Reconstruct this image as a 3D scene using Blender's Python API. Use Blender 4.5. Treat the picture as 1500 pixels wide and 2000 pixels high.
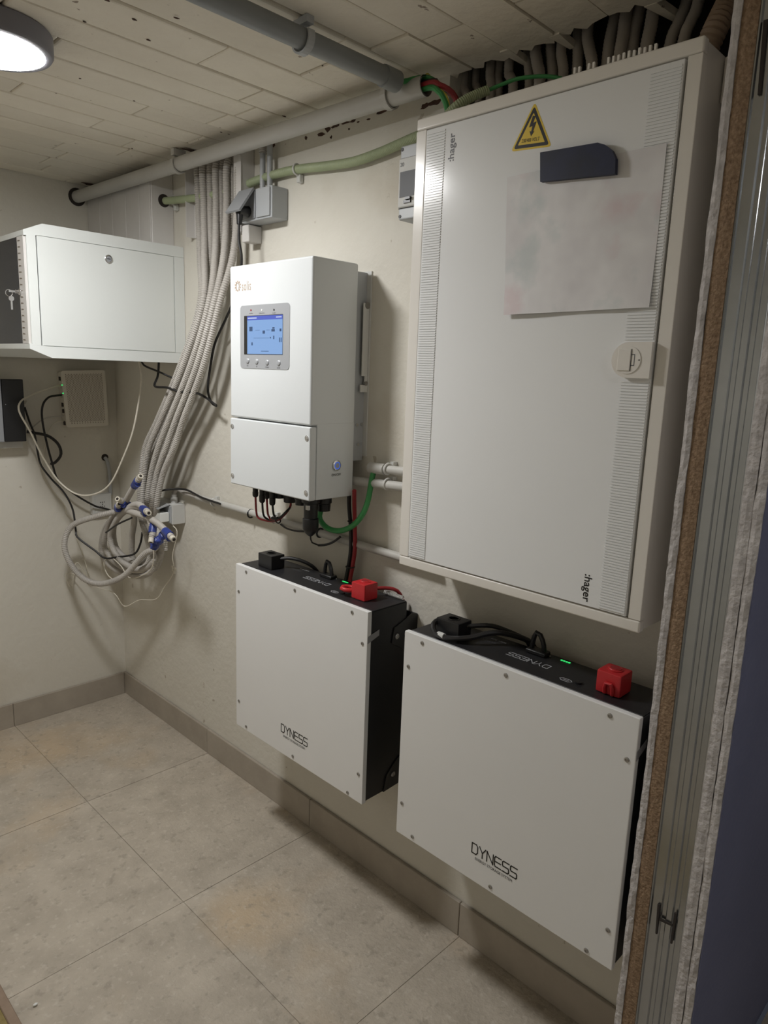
import bpy, bmesh, math, random
from mathutils import Vector, Matrix, noise
random.seed(7)
SC = bpy.context.scene
COL = SC.collection
for o in list(bpy.data.objects):
    bpy.data.objects.remove(o, do_unlink=True)

# ------------------------------------------------------------------ camera
CP = Vector((-1.3796, -2.9810, 1.4996))
YAW, PITCH, ROLL, FPX = -0.7984, -0.1933, 0.0367, 1378.14
CF = Vector((-math.sin(YAW) * math.cos(PITCH), math.cos(YAW) * math.cos(PITCH), math.sin(PITCH)))
_r = Vector((math.cos(YAW), math.sin(YAW), 0)); _u = _r.cross(CF)
CR = math.cos(ROLL) * _r + math.sin(ROLL) * _u
CU = -math.sin(ROLL) * _r + math.cos(ROLL) * _u
cam = bpy.data.cameras.new('camera'); cam_o = bpy.data.objects.new('camera', cam); COL.objects.link(cam_o)
cam.sensor_fit = 'VERTICAL'; cam.sensor_height = 36; cam.sensor_width = 27
cam.lens = FPX / 2000 * 36; cam.clip_start = 0.02
cam_o.matrix_world = Matrix(((CR.x, CU.x, -CF.x, CP.x), (CR.y, CU.y, -CF.y, CP.y), (CR.z, CU.z, -CF.z, CP.z), (0, 0, 0, 1)))
SC.camera = cam_o

# ------------------------------------------------------------------ world, exposure
w = bpy.data.worlds.new('world'); SC.world = w; w.use_nodes = True
w.node_tree.nodes['Background'].inputs[0].default_value = (0.55, 0.6, 0.75, 1)
w.node_tree.nodes['Background'].inputs[1].default_value = 0.02
SC.view_settings.view_transform = 'Standard'; SC.view_settings.look = 'None'
SC.view_settings.exposure = 1.3; SC.view_settings.gamma = 1.0
SC.view_settings.use_curve_mapping = False
LAMP_POS = (-0.805, -1.205); LAMP_POWER = 62.0; LAMP_COL = (1.0, 0.995, 0.985)
FILL_POS = (-0.75, -3.75); FILL_POWER = 14.0  # unseen fill light, added to brighten partition and nearer surfaces
SC.cycles.diffuse_bounces = 6; SC.cycles.max_bounces = 8


def at(px, py, x=None, y=None, z=None):
    """point of the photograph (1500x2000) carried to a known plane of the room"""
    d = CF + (px - 750) / FPX * CR - (py - 1000) / FPX * CU
    if x is not None: t = (x - CP.x) / d.x
    elif y is not None: t = (y - CP.y) / d.y
    else: t = (z - CP.z) / d.z
    return CP + t * d


# ------------------------------------------------------------------ materials
def lin(c):
    return tuple(((v / 255) / 12.92 if v / 255 <= .04045 else ((v / 255 + .055) / 1.055) ** 2.4) for v in c)


def mat(name, col, rough=.5, metal=0., var=None, scale=6., amt=.5, bump=0., bscale=60., spec=.5, emit=None, estr=0., coat=0., spots=None, rand=0., det=6, bdist=.01):
    m = bpy.data.materials.new(name); m.use_nodes = True
    nt = m.node_tree; N = nt.nodes; L = nt.links
    b = N['Principled BSDF']
    b.inputs['Roughness'].default_value = rough; b.inputs['Metallic'].default_value = metal
    b.inputs['Specular IOR Level'].default_value = spec
    b.inputs['Coat Weight'].default_value = coat
    c = (*col, 1)
    b.inputs['Base Color'].default_value = c
    if emit:
        b.inputs['Emission Color'].default_value = (*emit, 1); b.inputs['Emission Strength'].default_value = estr
    tc = N.new('ShaderNodeTexCoord')
    out = None
    if var:
        n = N.new('ShaderNodeTexNoise'); n.inputs['Scale'].default_value = scale; n.inputs['Detail'].default_value = det
        n.inputs['Roughness'].default_value = .62
        L.new(tc.outputs['Object'], n.inputs['Vector'])
        r = N.new('ShaderNodeValToRGB'); r.color_ramp.elements[0].position = .5 - amt / 2 * .6; r.color_ramp.elements[1].position = .5 + amt / 2 * .6
        r.color_ramp.elements[0].color = (*var, 1); r.color_ramp.elements[1].color = c
        L.new(n.outputs['Fac'], r.inputs['Fac']); out = r.outputs['Color']
    for sp in (spots or []):  # (colour, scale, threshold, softness, strength)
        n = N.new('ShaderNodeTexNoise'); n.inputs['Scale'].default_value = sp[1]; n.inputs['Detail'].default_value = 5
        mp = N.new('ShaderNodeMapping'); mp.inputs['Location'].default_value = (sp[1] * 1.7, sp[2] * 9, 3.1)
        L.new(tc.outputs['Object'], mp.inputs['Vector']); L.new(mp.outputs['Vector'], n.inputs['Vector'])
        r = N.new('ShaderNodeValToRGB'); r.color_ramp.elements[0].position = sp[2]; r.color_ramp.elements[1].position = sp[2] + sp[3]
        r.color_ramp.elements[0].color = (0, 0, 0, 1); r.color_ramp.elements[1].color = (sp[4],) * 3 + (1,)
        L.new(n.outputs['Fac'], r.inputs['Fac'])
        mx = N.new('ShaderNodeMix'); mx.data_type = 'RGBA'
        L.new(r.outputs['Color'], mx.inputs['Factor'])
        if out: L.new(out, mx.inputs['A'])
        else: mx.inputs['A'].default_value = c
        mx.inputs['B'].default_value = (*sp[0], 1); out = mx.outputs['Result']
    if rand:
        oi = N.new('ShaderNodeObjectInfo'); ma = N.new('ShaderNodeMapRange'); ma.inputs['To Min'].default_value = 1 - rand; ma.inputs['To Max'].default_value = 1 + rand
        L.new(oi.outputs['Random'], ma.inputs['Value'])
        h = N.new('ShaderNodeHueSaturation'); L.new(ma.outputs['Result'], h.inputs['Value'])
        if out: L.new(out, h.inputs['Color'])
        else: h.inputs['Color'].default_value = c
        out = h.outputs['Color']
    if out: L.new(out, b.inputs['Base Color'])
    if bump:
        n = N.new('ShaderNodeTexNoise'); n.inputs['Scale'].default_value = bscale; n.inputs['Detail'].default_value = 5
        L.new(tc.outputs['Object'], n.inputs['Vector'])
        bp = N.new('ShaderNodeBump'); bp.inputs['Strength'].default_value = bump; bp.inputs['Distance'].default_value = bdist
        L.new(n.outputs['Fac'], bp.inputs['Height']); L.new(bp.outputs['Normal'], b.inputs['Normal'])
    return m


M = {}
M['wall'] = mat('painted_plaster', (.68, .655, .59), .85, var=(.635, .605, .535), scale=3.2, amt=.9, bump=.22, bscale=38, bdist=.012, spec=.25,
                spots=[((.44, .37, .27), 2.3, .59, .16, .4), ((.30, .24, .17), 26, .71, .03, .55)])
M['ceil'] = mat('painted_ceiling', (.82, .775, .68), .85, var=(.74, .69, .595), scale=5, amt=.9, bump=.4, bscale=26, bdist=.012, spec=.25, rand=.05,
                spots=[((.16, .10, .07), 30, .715, .03, .75)])
M['mortar'] = mat('painted_mortar', (.47, .42, .34), .9, bump=.6, bscale=70)
M['tile'] = mat('stone_tile', (.58, .515, .43), .6, var=(.37, .325, .265), scale=9, amt=.95, det=15, bump=.35, bscale=90, spec=.4, rand=.025,
                spots=[((.58, .42, .25), 2.1, .55, .16, .5), ((.66, .61, .53), 60, .56, .14, .4), ((.27, .235, .19), 45, .58, .12, .45), ((.33, .29, .235), 4, .56, .2, .45)])
M['grout'] = mat('grout', (.40, .355, .295), .9)
M['skirt'] = mat('skirting_tile', (.42, .375, .315), .6, var=(.34, .30, .25), scale=9, amt=.8, bump=.1, spec=.4, rand=.04)
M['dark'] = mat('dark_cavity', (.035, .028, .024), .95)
M['rust'] = mat('bare_terracotta', (.10, .05, .035), .95, var=(.05, .03, .022), scale=30, bump=.5)
M['white'] = mat('white_lacquer', (.80, .81, .785), .38, var=(.76, .77, .745), scale=2, bump=.03, bscale=300, bdist=.001)
M['cab'] = mat('white_steel', (.695, .72, .705), .42, var=(.67, .695, .68), scale=2)
M['inv'] = mat('white_coated_metal', (.66, .685, .695), .40, bump=.05, bscale=500, bdist=.0008)
M['hag'] = mat('warm_white_plastic', (.80, .77, .72), .22, var=(.775, .745, .695), scale=2)
M['door'] = mat('grey_white_door', (.83, .84, .845), .16, var=(.81, .82, .825), scale=1.6, spec=.5)
M['panel'] = mat('battery_panel_white', (.81, .81, .805), .42, var=(.79, .79, .785), scale=2.5)
M['black'] = mat('black_plastic', (.012, .012, .013), .38)
M['blackm'] = mat('black_metal', (.016, .016, .018), .45, bump=.08, bscale=400, bdist=.0006)
M['blackc'] = mat('black_cable', (.014, .013, .013), .45)
M['red'] = mat('red_plastic', (.55, .025, .03), .4, var=(.47, .02, .025), scale=20)
M['redc'] = mat('red_cable', (.30, .02, .025), .45)
M['green'] = mat('green_cable', (.045, .26, .075), .45)
M['yellowc'] = mat('yellow_cable', (.60, .50, .08), .5)
M['gconduit'] = mat('pale_green_conduit', (.37, .42, .26), .5, var=(.31, .36, .22), scale=8)
M['conduit'] = mat('grey_conduit', (.48, .455, .42), .5, var=(.41, .385, .355), scale=7)
M['conduitd'] = mat('dusty_conduit', (.47, .43, .385), .7, var=(.38, .345, .31), scale=12)
M['conduitb'] = mat('brown_conduit', (.34, .25, .18), .7, var=(.26, .185, .13), scale=12)
M['pipe'] = mat('grey_pipe', (.50, .49, .46), .45, var=(.45, .44, .41), scale=5)
M['piped'] = mat('dark_grey_pipe', (.27, .285, .29), .42, var=(.23, .245, .25), scale=5)
M['grey'] = mat('grey_plastic', (.40, .415, .43), .42)
M['greyd'] = mat('mid_grey_plastic', (.27, .28, .295), .42)
M['lgrey'] = mat('light_grey_plastic', (.60, .60, .58), .62, spec=.35)
M['trunk'] = mat('white_trunking', (.66, .64, .62), .45, var=(.60, .58, .56), scale=4)
M['router'] = mat('cream_plastic', (.66, .62, .54), .5)
M['hole'] = mat('dark_hole', (.05, .04, .035), .9)
M['slot'] = mat('vent_hole', (.20, .165, .13), .9)
M['tape'] = mat('blue_tape', (.035, .06, .30), .4, var=(.02, .04, .2), scale=40)
M['wcable'] = mat('white_cable', (.66, .62, .53), .5)
M['chrome'] = mat('chrome', (.75, .75, .76), .18, metal=1.)
M['steel'] = mat('zinc_screw', (.42, .41, .40), .35, metal=1.)
M['alu'] = mat('silver_panel', (.44, .455, .48), .38, metal=.35)
M['glass'] = mat('smoked_glass', (.012, .014, .022), .05, spec=.25)
M['galv'] = mat('galvanised_steel', (.50, .515, .53), .24, metal=.95, var=(.38, .395, .41), scale=6, amt=.8, bump=.04, bscale=20)
M['gyp'] = mat('gypsum_edge', (.68, .65, .645), .95, var=(.40, .375, .37), scale=48, amt=.75, bump=.8, bscale=110, bdist=.005)
M['chip'] = mat('chipboard_edge', (.38, .265, .17), .9, var=(.17, .105, .06), scale=160, amt=.7, bump=.8, bscale=230, bdist=.004)
M['blue'] = mat('blue_paint', (.20, .215, .36), .6, var=(.18, .195, .33), scale=4, bump=.15, bscale=60)
M['wood'] = mat('brown_wood', (.30, .22, .16), .7, var=(.24, .17, .12), scale=20)
M['ochre'] = mat('ochre_mat', (.30, .23, .09), .8, var=(.2, .15, .05), scale=40)
M['yellow'] = mat('sign_yellow', (.74, .53, .045), .45)
M['ink'] = mat('black_ink', (.012, .011, .01), .5)
M['inkg'] = mat('grey_ink', (.10, .10, .11), .5)
M['inkw'] = mat('white_ink', (.42, .43, .45), .5)
M['inkb'] = mat('bronze_ink', (.40, .29, .20), .5)
M['paper'] = mat('faded_paper', (.80, .79, .79), .6, var=(.64, .62, .63), scale=13, amt=.9, det=2, spots=[((.66, .52, .54), 8, .54, .12, .6), ((.52, .58, .58), 10, .58, .12, .6)])
M['navy'] = mat('navy_plastic', (.006, .010, .042), .55, var=(.003, .005, .018), scale=14)
M['lamp_rim'] = mat('anthracite_rim', (.19, .185, .21), .45)
M['lamp'] = mat('lit_diffuser', (.9, .9, .9), .5, emit=LAMP_COL, estr=LAMP_POWER)
M['fill_lamp'] = mat('fill_diffuser', (.9, .9, .9), .5, emit=(.93, .97, 1.0), estr=FILL_POWER)
M['screen'] = mat('lcd_blue', (.02, .03, .06), .15, emit=lin((148, 188, 240)), estr=.30)
M['screenh'] = mat('lcd_header', (.02, .03, .06), .15, emit=lin((88, 104, 210)), estr=.30)
M['screeni'] = mat('lcd_icon', (.02, .03, .06), .3, emit=lin((60, 90, 130)), estr=.22)
M['screenw'] = mat('lcd_white', (.1, .1, .1), .3, emit=lin((190, 205, 245)), estr=.32)
M['led_g'] = mat('green_led', (.02, .1, .04), .3, emit=(.05, 1, .22), estr=.35)
M['led_b'] = mat('blue_led', (.02, .04, .2), .3, emit=(.1, .22, .9), estr=.16)
M['clear'] = mat('smoky_window', (.06, .06, .065), .45, spec=.25)
M['sticker'] = mat('grey_sticker', (.30, .30, .31), .4)


# ------------------------------------------------------------------ mesh helpers
class MB:
    def __init__(s): s.v = []; s.f = []; s.bev = False

    def add(s, vs, fs):
        o = len(s.v); s.v += [tuple(p) for p in vs]; s.f += [tuple(i + o for i in f) for f in fs]; return s

    def box(s, a, b, bev=0., seg=2):
        lo = [min(a[i], b[i]) for i in range(3)]; hi = [max(a[i], b[i]) for i in range(3)]
        if bev:
            s.bev = True; bm = bmesh.new(); bmesh.ops.create_cube(bm, size=1)
            for v in bm.verts:
                v.co = Vector([lo[i] if v.co[i] < 0 else hi[i] for i in range(3)])
            bmesh.ops.bevel(bm, geom=bm.edges[:], offset=bev, segments=seg, profile=.5, affect='EDGES')
            s.bm(bm); return s
        x0, y0, z0 = lo; x1, y1, z1 = hi
        return s.add([(x0, y0, z0), (x1, y0, z0), (x1, y1, z0), (x0, y1, z0), (x0, y0, z1), (x1, y0, z1), (x1, y1, z1), (x0, y1, z1)],
                     [(0, 3, 2, 1), (4, 5, 6, 7), (0, 1, 5, 4), (1, 2, 6, 5), (2, 3, 7, 6), (3, 0, 4, 7)])

    def bm(s, bm):
        bm.verts.index_update(); s.add([v.co.copy() for v in bm.verts], [[v.index for v in f.verts] for f in bm.faces]); bm.free()

    def prism(s, pts, n):
        """polygon pts (list of Vector) extruded along vector n; pts wind counter-clockwise seen from +n"""
        n = Vector(n); k = len(pts); a = [Vector(p) for p in pts]
        return s.add(a + [p + n for p in a], [tuple(reversed(range(k))), tuple(range(k, 2 * k))] + [(i, (i + 1) % k, k + (i + 1) % k, k + i) for i in range(k)])

    def cyl(s, a, b, r, r2=None, n=16, caps=True):
        a = Vector(a); b = Vector(b); r2 = r if r2 is None else r2
        d = (b - a).normalized(); e = d.orthogonal().normalized(); g = d.cross(e)
        ring = [(math.cos(t) * e + math.sin(t) * g) for t in (2 * math.pi * i / n for i in range(n))]
        vs = [a + r * q for q in ring] + [b + r2 * q for q in ring]
        fs = [(i, (i + 1) % n, n + (i + 1) % n, n + i) for i in range(n)]
        if caps: fs += [tuple(reversed(range(n))), tuple(range(n, 2 * n))]
        return s.add(vs, fs)

    def rings(s, prof, a, axis, n=24):
        """lathe: prof list of (distance along axis, radius)"""
        a = Vector(a); d = Vector(axis).normalized(); e = d.orthogonal().normalized(); g = d.cross(e)
        vs = []; fs = []
        for h, r in prof:
            vs += [a + d * h + r * (math.cos(2 * math.pi * i / n) * e + math.sin(2 * math.pi * i / n) * g) for i in range(n)]
        for k in range(len(prof) - 1):
            fs += [(k * n + i, k * n + (i + 1) % n, (k + 1) * n + (i + 1) % n, (k + 1) * n + i) for i in range(n)]
        fs += [tuple(reversed(range(n))), tuple(range((len(prof) - 1) * n, len(prof) * n))]
        return s.add(vs, fs)

    def tube(s, pts, r, n=8, step=.012, corr=0., spline=True, caps=True, dep=.88):
        pts = [Vector(p) for p in pts]
        P = spl(pts, corr / 2 if corr else step) if spline else pts
        k = len(P)
        T = [(P[min(i + 1, k - 1)] - P[max(i - 1, 0)]).normalized() for i in range(k)]
        e = T[0].orthogonal().normalized(); vs = []; fs = []
        for i in range(k):
            e = (e - T[i] * e.dot(T[i])).normalized(); g = T[i].cross(e)
            rr = r * (dep if corr and i % 2 else 1.)
            vs += [P[i] + rr * (math.cos(2 * math.pi * j / n) * e + math.sin(2 * math.pi * j / n) * g) for j in range(n)]
        for i in range(k - 1):
            fs += [(i * n + j, i * n + (j + 1) % n, (i + 1) * n + (j + 1) % n, (i + 1) * n + j) for j in range(n)]
        if caps: fs += [tuple(reversed(range(n))), tuple(range((k - 1) * n, k * n))]
        return s.add(vs, fs)

    def torus(s, c, axis, R, r, n=20, m=8, a0=0., a1=2 * math.pi):
        c = Vector(c); d = Vector(axis).normalized(); e = d.orthogonal().normalized(); g = d.cross(e)
        full = abs(a1 - a0 - 2 * math.pi) < 1e-6
        pts = [c + R * (math.cos(t) * e + math.sin(t) * g) for t in (a0 + (a1 - a0) * i / n for i in range(n + 1))]
        return s.tube(pts, r, n=m, spline=False, caps=not full)

    def strokes(s, lines, o, X, Y, wd, th=.0006, sc=1.):
        o = Vector(o); X = Vector(X); Y = Vector(Y); Nn = X.cross(Y).normalized()
        for ln in lines:
            p = [o + X * (a * sc) + Y * (b * sc) for a, b in ln]
            for i in range(len(p) - 1):
                d = (p[i + 1] - p[i]); dn = d.normalized(); sd = Nn.cross(dn) * (wd / 2); ex = dn * (wd / 2)
                s.prism([p[i] - ex - sd, p[i + 1] + ex - sd, p[i + 1] + ex + sd, p[i] - ex + sd], Nn * th)
        return s

    def build(s, name, m, parent=None, smooth=False, label=None):
        me = bpy.data.meshes.new(name); me.from_pydata(s.v, [], s.f); me.update()
        ob = bpy.data.objects.new(name, me); COL.objects.link(ob)
        me.materials.append(M[m] if isinstance(m, str) else m)
        if smooth:
            me.polygons.foreach_set('use_smooth', [True] * len(me.polygons))
            me.set_sharp_from_angle(angle=math.radians(40))
            if s.bev:
                wn = ob.modifiers.new('weighted_normal', 'WEIGHTED_NORMAL'); wn.weight = 100; wn.keep_sharp = True
        if parent: par(ob, parent)
        if label: ob['label'] = label
        return ob


def spl(pts, step):
    if len(pts) == 2:
        n = max(1, int((pts[1] - pts[0]).length / step)); return [pts[0].lerp(pts[1], i / n) for i in range(n + 1)]
    P = [pts[0] * 2 - pts[1]] + pts + [pts[-1] * 2 - pts[-2]]; dense = []
    for i in range(1, len(P) - 2):
        p0, p1, p2, p3 = P[i - 1:i + 3]; m = 14
        for j in range(m):
            t = j / m
            dense.append(.5 * ((2 * p1) + (p2 - p0) * t + (2 * p0 - 5 * p1 + 4 * p2 - p3) * t * t + (3 * p1 - p0 - 3 * p2 + p3) * t ** 3))
    dense.append(pts[-1]); out = [dense[0]]; need = step
    for a, b in zip(dense, dense[1:]):
        L = (b - a).length; pos = 0
        while L - pos >= need:
            pos += need; out.append(a.lerp(b, pos / L)); need = step
        need -= L - pos
    if (out[-1] - dense[-1]).length > step * .3: out.append(dense[-1])
    return out


WORLD = {}


def par(ob, p):
    ob.parent = p; ob.location = -WORLD.get(p.name, Vector((0, 0, 0)))
    WORLD[ob.name] = Vector((0, 0, 0))


def tag(o, label, cat, group=None, kind=None):
    if label: o['label'] = label
    if cat: o['category'] = cat
    if group: o['group'] = group
    if kind: o['kind'] = kind
    return o


def thing(name, loc, label, cat, group=None):
    o = bpy.data.objects.new(name, None); COL.objects.link(o); o.location = loc; o.empty_display_size = .05
    WORLD[o.name] = Vector(loc)
    return tag(o, label, cat, group)


def struct(o):
    o['kind'] = 'structure'; return o


def text(s, size, o, X, Y, m, parent=None, name='lettering', th=.0004, align='LEFT', stretch=1., bold=0., space=1.):
    cu = bpy.data.curves.new('t', 'FONT'); cu.body = s; cu.size = 1; cu.align_x = align; cu.extrude = 0; cu.offset = bold; cu.space_character = space; cu.resolution_u = 3
    ob = bpy.data.objects.new('t', cu); COL.objects.link(ob)
    dg = bpy.context.evaluated_depsgraph_get(); me = bpy.data.meshes.new_from_object(ob.evaluated_get(dg))
    bpy.data.objects.remove(ob); X = Vector(X).normalized(); Y = Vector(Y).normalized(); Nn = X.cross(Y); o = Vector(o)
    b = MB(); b.add([o + X * (v.co.x * size * stretch) + Y * (v.co.y * size) + Nn * th for v in me.vertices], [tuple(p.vertices) for p in me.polygons])
    return b.build(name, m, parent)


def copy_tree(o, parent=None):
    c = o.copy(); COL.objects.link(c); c.parent = parent
    for ch in o.children: copy_tree(ch, c)
    return c


ORD = ['first', 'second', 'third', 'fourth', 'fifth', 'sixth', 'seventh', 'eighth', 'ninth', 'tenth', 'eleventh', 'twelfth', 'thirteenth', 'fourteenth', 'fifteenth', 'sixteenth', 'seventeenth', 'eighteenth']
ZC = 2.19          # ceiling
YF, YN = 0.0, -4.3  # back wall, far end of the corridor behind the camera
XL = -1.95         # left wall, out of view

# ================================================================== STRUCTURE
XC = 1.3           # corridor wall, out of view
floor = struct(MB().box((XL, YN, -.06), (0, YF, -.004)).box((0, YN, -.06), (XC, -2.66, -.004)).build('floor', 'grout'))
jx = [-2.415, -1.773, -1.131, -.490, 0.0]; jy = [-4.30, -3.94, -3.297, -2.655, -1.993, -1.372, -.722, -.0]
g = .0006
for i in range(len(jx) - 1):
    for k in range(len(jy) - 1):
        x0 = max(jx[i], XL); x1 = jx[i + 1]; y0 = jy[k]; y1 = jy[k + 1]
        dz = random.uniform(-.0006, .0006)
        MB().box((x0 + g, y0 + g, -.02), (x1 - (g if x1 < 0 else 0), y1 - (g if y1 < 0 else 0), dz), .0004, 1).build('floor_tile', 'tile', floor)

for k in range(3):
    for x0, x1 in ((0, .64), (.64, XC)):
        MB().box((x0 + g, jy[k] + g, -.02), (x1 - g, min(jy[k + 1], -2.66) - g, 0), .0004, 1).build('floor_tile', 'tile', floor)
wr = MB().box((0, -2.63, -.06), (.25, YF + .2, 1.985)).box((0, -1.80, 1.985), (.25, YF + .2, 2.45)).box((0, -2.63, 1.985), (.25, -2.60, 2.45))
wall_right = struct(wr.build('wall_right', 'wall'))
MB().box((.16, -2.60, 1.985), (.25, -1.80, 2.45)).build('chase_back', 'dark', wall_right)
wall_back = struct(MB().box((XL - .2, 0, -.06), (0, .2, 2.45)).build('wall_back', 'wall'))
wall_left = struct(MB().box((XL - .2, YN, -.06), (XL, 0, 2.45)).build('wall_left', 'wall'))
wall_rear = struct(MB().box((XL - .2, YN - .2, -.06), (XC + .2, YN, 2.45)).build('wall_rear', 'wall'))
wall_corridor = struct(MB().box((XC, YN, -.06), (XC + .2, -2.6, 2.45)).build('wall_corridor', 'wall'))

# ceiling: rows of flat hollow bricks with painted joints
ceiling = struct(MB().box((XL, YN, ZC + .006), (-.03, YF, 2.45)).box((-.03, -1.80, ZC + .006), (0, YF, 2.45)).box((-.03, YN, ZC + .006), (XC, -2.60, 2.45)).box((0, -2.60, 2.38), (.16, -1.8, 2.45)).build('ceiling', 'mortar'))
ry = [0.0, -.085, -.19, -.295, -.40, -.51, -.615, -.72, -.825, -.927, -1.035, -1.155, -1.262, -1.375, -1.513, -1.63]; y = -1.745
while y > YN + .05: ry.append(y); y -= .115
ry.append(YN)


def brick_mesh(x0, x1, y0, y1, dz, jag=0):
    bm = bmesh.new()
    if jag:
        n = 6; top = [(x1 + random.uniform(-.022, .018), y0 + (y1 - y0) * i / n) for i in range(n + 1)]
        out = [(x0, y0)] + top + [(x0, y1)]
        vs = [bm.verts.new((a, b, ZC + dz)) for a, b in out]; f = bm.faces.new(vs)
        r = bmesh.ops.extrude_face_region(bm, geom=[f])
        for v in r['geom']:
            if isinstance(v, bmesh.types.BMVert): v.co.z += .024
        bmesh.ops.recalc_face_normals(bm, faces=bm.faces[:])
        b = MB(); b.bm(bm); return b
    bm.free()
    return MB().box((x0, y0, ZC + dz), (x1, y1, ZC + .02), .0048, 2)


for k in range(len(ry) - 1):
    y1, y0 = ry[k], ry[k + 1]
    if y0 < -3.4: continue
    x1 = 0.0; jag = (-2.66 < y0 < -1.80)
    if jag: x1 = .015 - .04 * ((-1.8 - y0) / .8) + random.uniform(-.01, .01)
    first = True; L = random.uniform(.12, .42)
    while x1 > XL + .1:
        x0 = max(x1 - L, XL)
        brick_mesh(x0 + .0018, x1 - (.0018 if not first else 0), y0 + .0022, y1 - .0022, random.uniform(-.002, .0018), jag and first).build('ceiling_brick', 'ceil', ceiling)
        x1 = x0; L = random.uniform(.46, .62); first = False

# skirting tiles
bb_r = struct(MB().box((-.006, -2.5, 0), (0, 0, .098)).build('baseboard_right', 'mortar'))
js = [0, -.718, -1.352, -1.989, -2.51]
for a, b in zip(js, js[1:]):
    MB().box((-.012, b + .001, 0), (-.001, a - .001, .1025), .0015, 1).build('skirting_tile', 'skirt', bb_r)
bb_b = struct(MB().box((XL, -.006, 0), (-.012, 0, .098)).build('baseboard_back', 'mortar'))
js = [-.012, -.4927, -1.133, -1.773, XL]
for a, b in zip(js, js[1:]):
    MB().box((b + .001, -.012, 0), (a - .001, -.001, .1025), .0015, 1).build('skirting_tile', 'skirt', bb_b)

# broken plaster along the top of the wall and at the ceiling edge
b = MB()


def chip(c, X, Y, rx, ryy, th=.0012):
    n = 11; c = Vector(c); X = Vector(X); Y = Vector(Y)
    b.prism([c + X * (rx * math.cos(6.283 * i / n) * random.uniform(.45, 1.1)) + Y * (ryy * math.sin(6.283 * i / n) * random.uniform(.45, 1.1)) for i in range(n)], X.cross(Y).normalized() * th)


for px, py, rx, rz in [(560, 268, .016, .006), (598, 270, .008, .006), (628, 262, .02, .006), (640, 252, .014, .009), (655, 246, .02, .005), (675, 240, .018, .004), (690, 236, .014, .004), (575, 262, .008, .004),
                       (612, 254, .006, .004), (720, 233, .008, .003), (745, 219, .02, .006), (765, 214, .012, .004), (780, 200, .008, .004), (535, 283, .01, .008), (850, 200, .025, .008), (830, 207, .02, .006), (700, 238, .005, .003), (647, 268, .005, .005), (682, 252, .004, .003)]:
    p = at(px, py, x=0); chip((0, p.y, min(p.z, 2.17)), (0, -1, 0), (0, 0, 1), rx, rz)
wd = b.build('plaster_damage', 'rust', wall_right); wd['kind'] = 'stuff'
b = MB()
for px, py, rx, rz in [(380, 296, .05, .018), (180, 361, .05, .02), (555, 227, .012, .006), (432, 258, .008, .005), (447, 262, .006, .004), (258, 290, .008, .006), (262, 38, .01, .007), (165, 42, .008, .006), (290, 78, .01, .007), (208, 0, .012, .007), (630, 128, .006, .004), (262, 197, .006, .004), (156, 153, .007, .005), (345, 35, .012, .006)]:
    p = at(px, py, z=ZC - .002); chip((min(p.x, -.02), p.y, ZC - .0018), (1, 0, 0), (0, -1, 0), rx * (.55 if rx < .04 else 1), rz * (.55 if rx < .04 else 1), .0012)
cd = b.build('paint_chips', 'rust', ceiling); cd['kind'] = 'stuff'

# cut end of the stud partition on the right
XJ = -.2; YJ = [-2.5139, -2.5273, -2.5518, -2.6175, -2.6355, -2.6508]
wall_front = bpy.data.objects.new('wall_front', None); COL.objects.link(wall_front); WORLD['wall_front'] = Vector((0, 0, 0)); struct(wall_front)


def rough_sheet(name, m, ya, yb, jit, xoff=0., label=None, x1=0.):
    n = 150; vs = []; fs = []
    for i in range(n + 1):
        z = ZC * i / n
        ja = noise.noise(Vector((z * 9, ya * 50, 0))) * jit + noise.noise(Vector((z * 45, ya * 50, 3))) * jit * .6
        jb = noise.noise(Vector((z * 11, yb * 50, 8))) * jit * .5 + noise.noise(Vector((z * 60, yb * 50, 5))) * jit * .4
        xo = XJ + xoff + noise.noise(Vector((z * 20, ya * 30, 9))) * jit * .8
        vs += [(xo, ya + ja, z), (xo - .0015 + noise.noise(Vector((z * 30, 2, 1))) * jit, (ya + yb) / 2, z), (xo, yb + jb, z), (x1, yb, z), (x1, ya, z)]
    for i in range(n):
        for j in range(5):
            fs.append((i * 5 + j, i * 5 + (j + 1) % 5, (i + 1) * 5 + (j + 1) % 5, (i + 1) * 5 + j))
    fs += [(4, 3, 2, 1, 0), tuple(n * 5 + j for j in range(5))]
    return MB().add(vs, fs).build(name, m, wall_front, label=label)


rough_sheet('plasterboard_sheet', 'gyp', YJ[0], YJ[1], .0028, label='thin grey plasterboard edge beside the electrical cabinet')
rough_sheet('chipboard_sheet', 'chip', YJ[1] - .0002, YJ[2], .0006, .002, label='brown chipboard edge')
rough_sheet('plasterboard_sheet', 'gyp', YJ[3], YJ[4] + .0006, .0012)
rough_sheet('plasterboard_sheet', 'gyp', YJ[4] - .0004, YJ[5] + .0008, .0024, .001, x1=XC)
MB().box((XJ + .004, YJ[5] - .0012, 0), (XC, YJ[5] + .0008, ZC)).build('painted_face', 'blue', wall_front, label='dark blue painted face')
MB().box((.25, YJ[5] + .0008, 0), (XC, YJ[3], ZC)).build('backing_board', 'gyp', wall_front)
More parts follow.
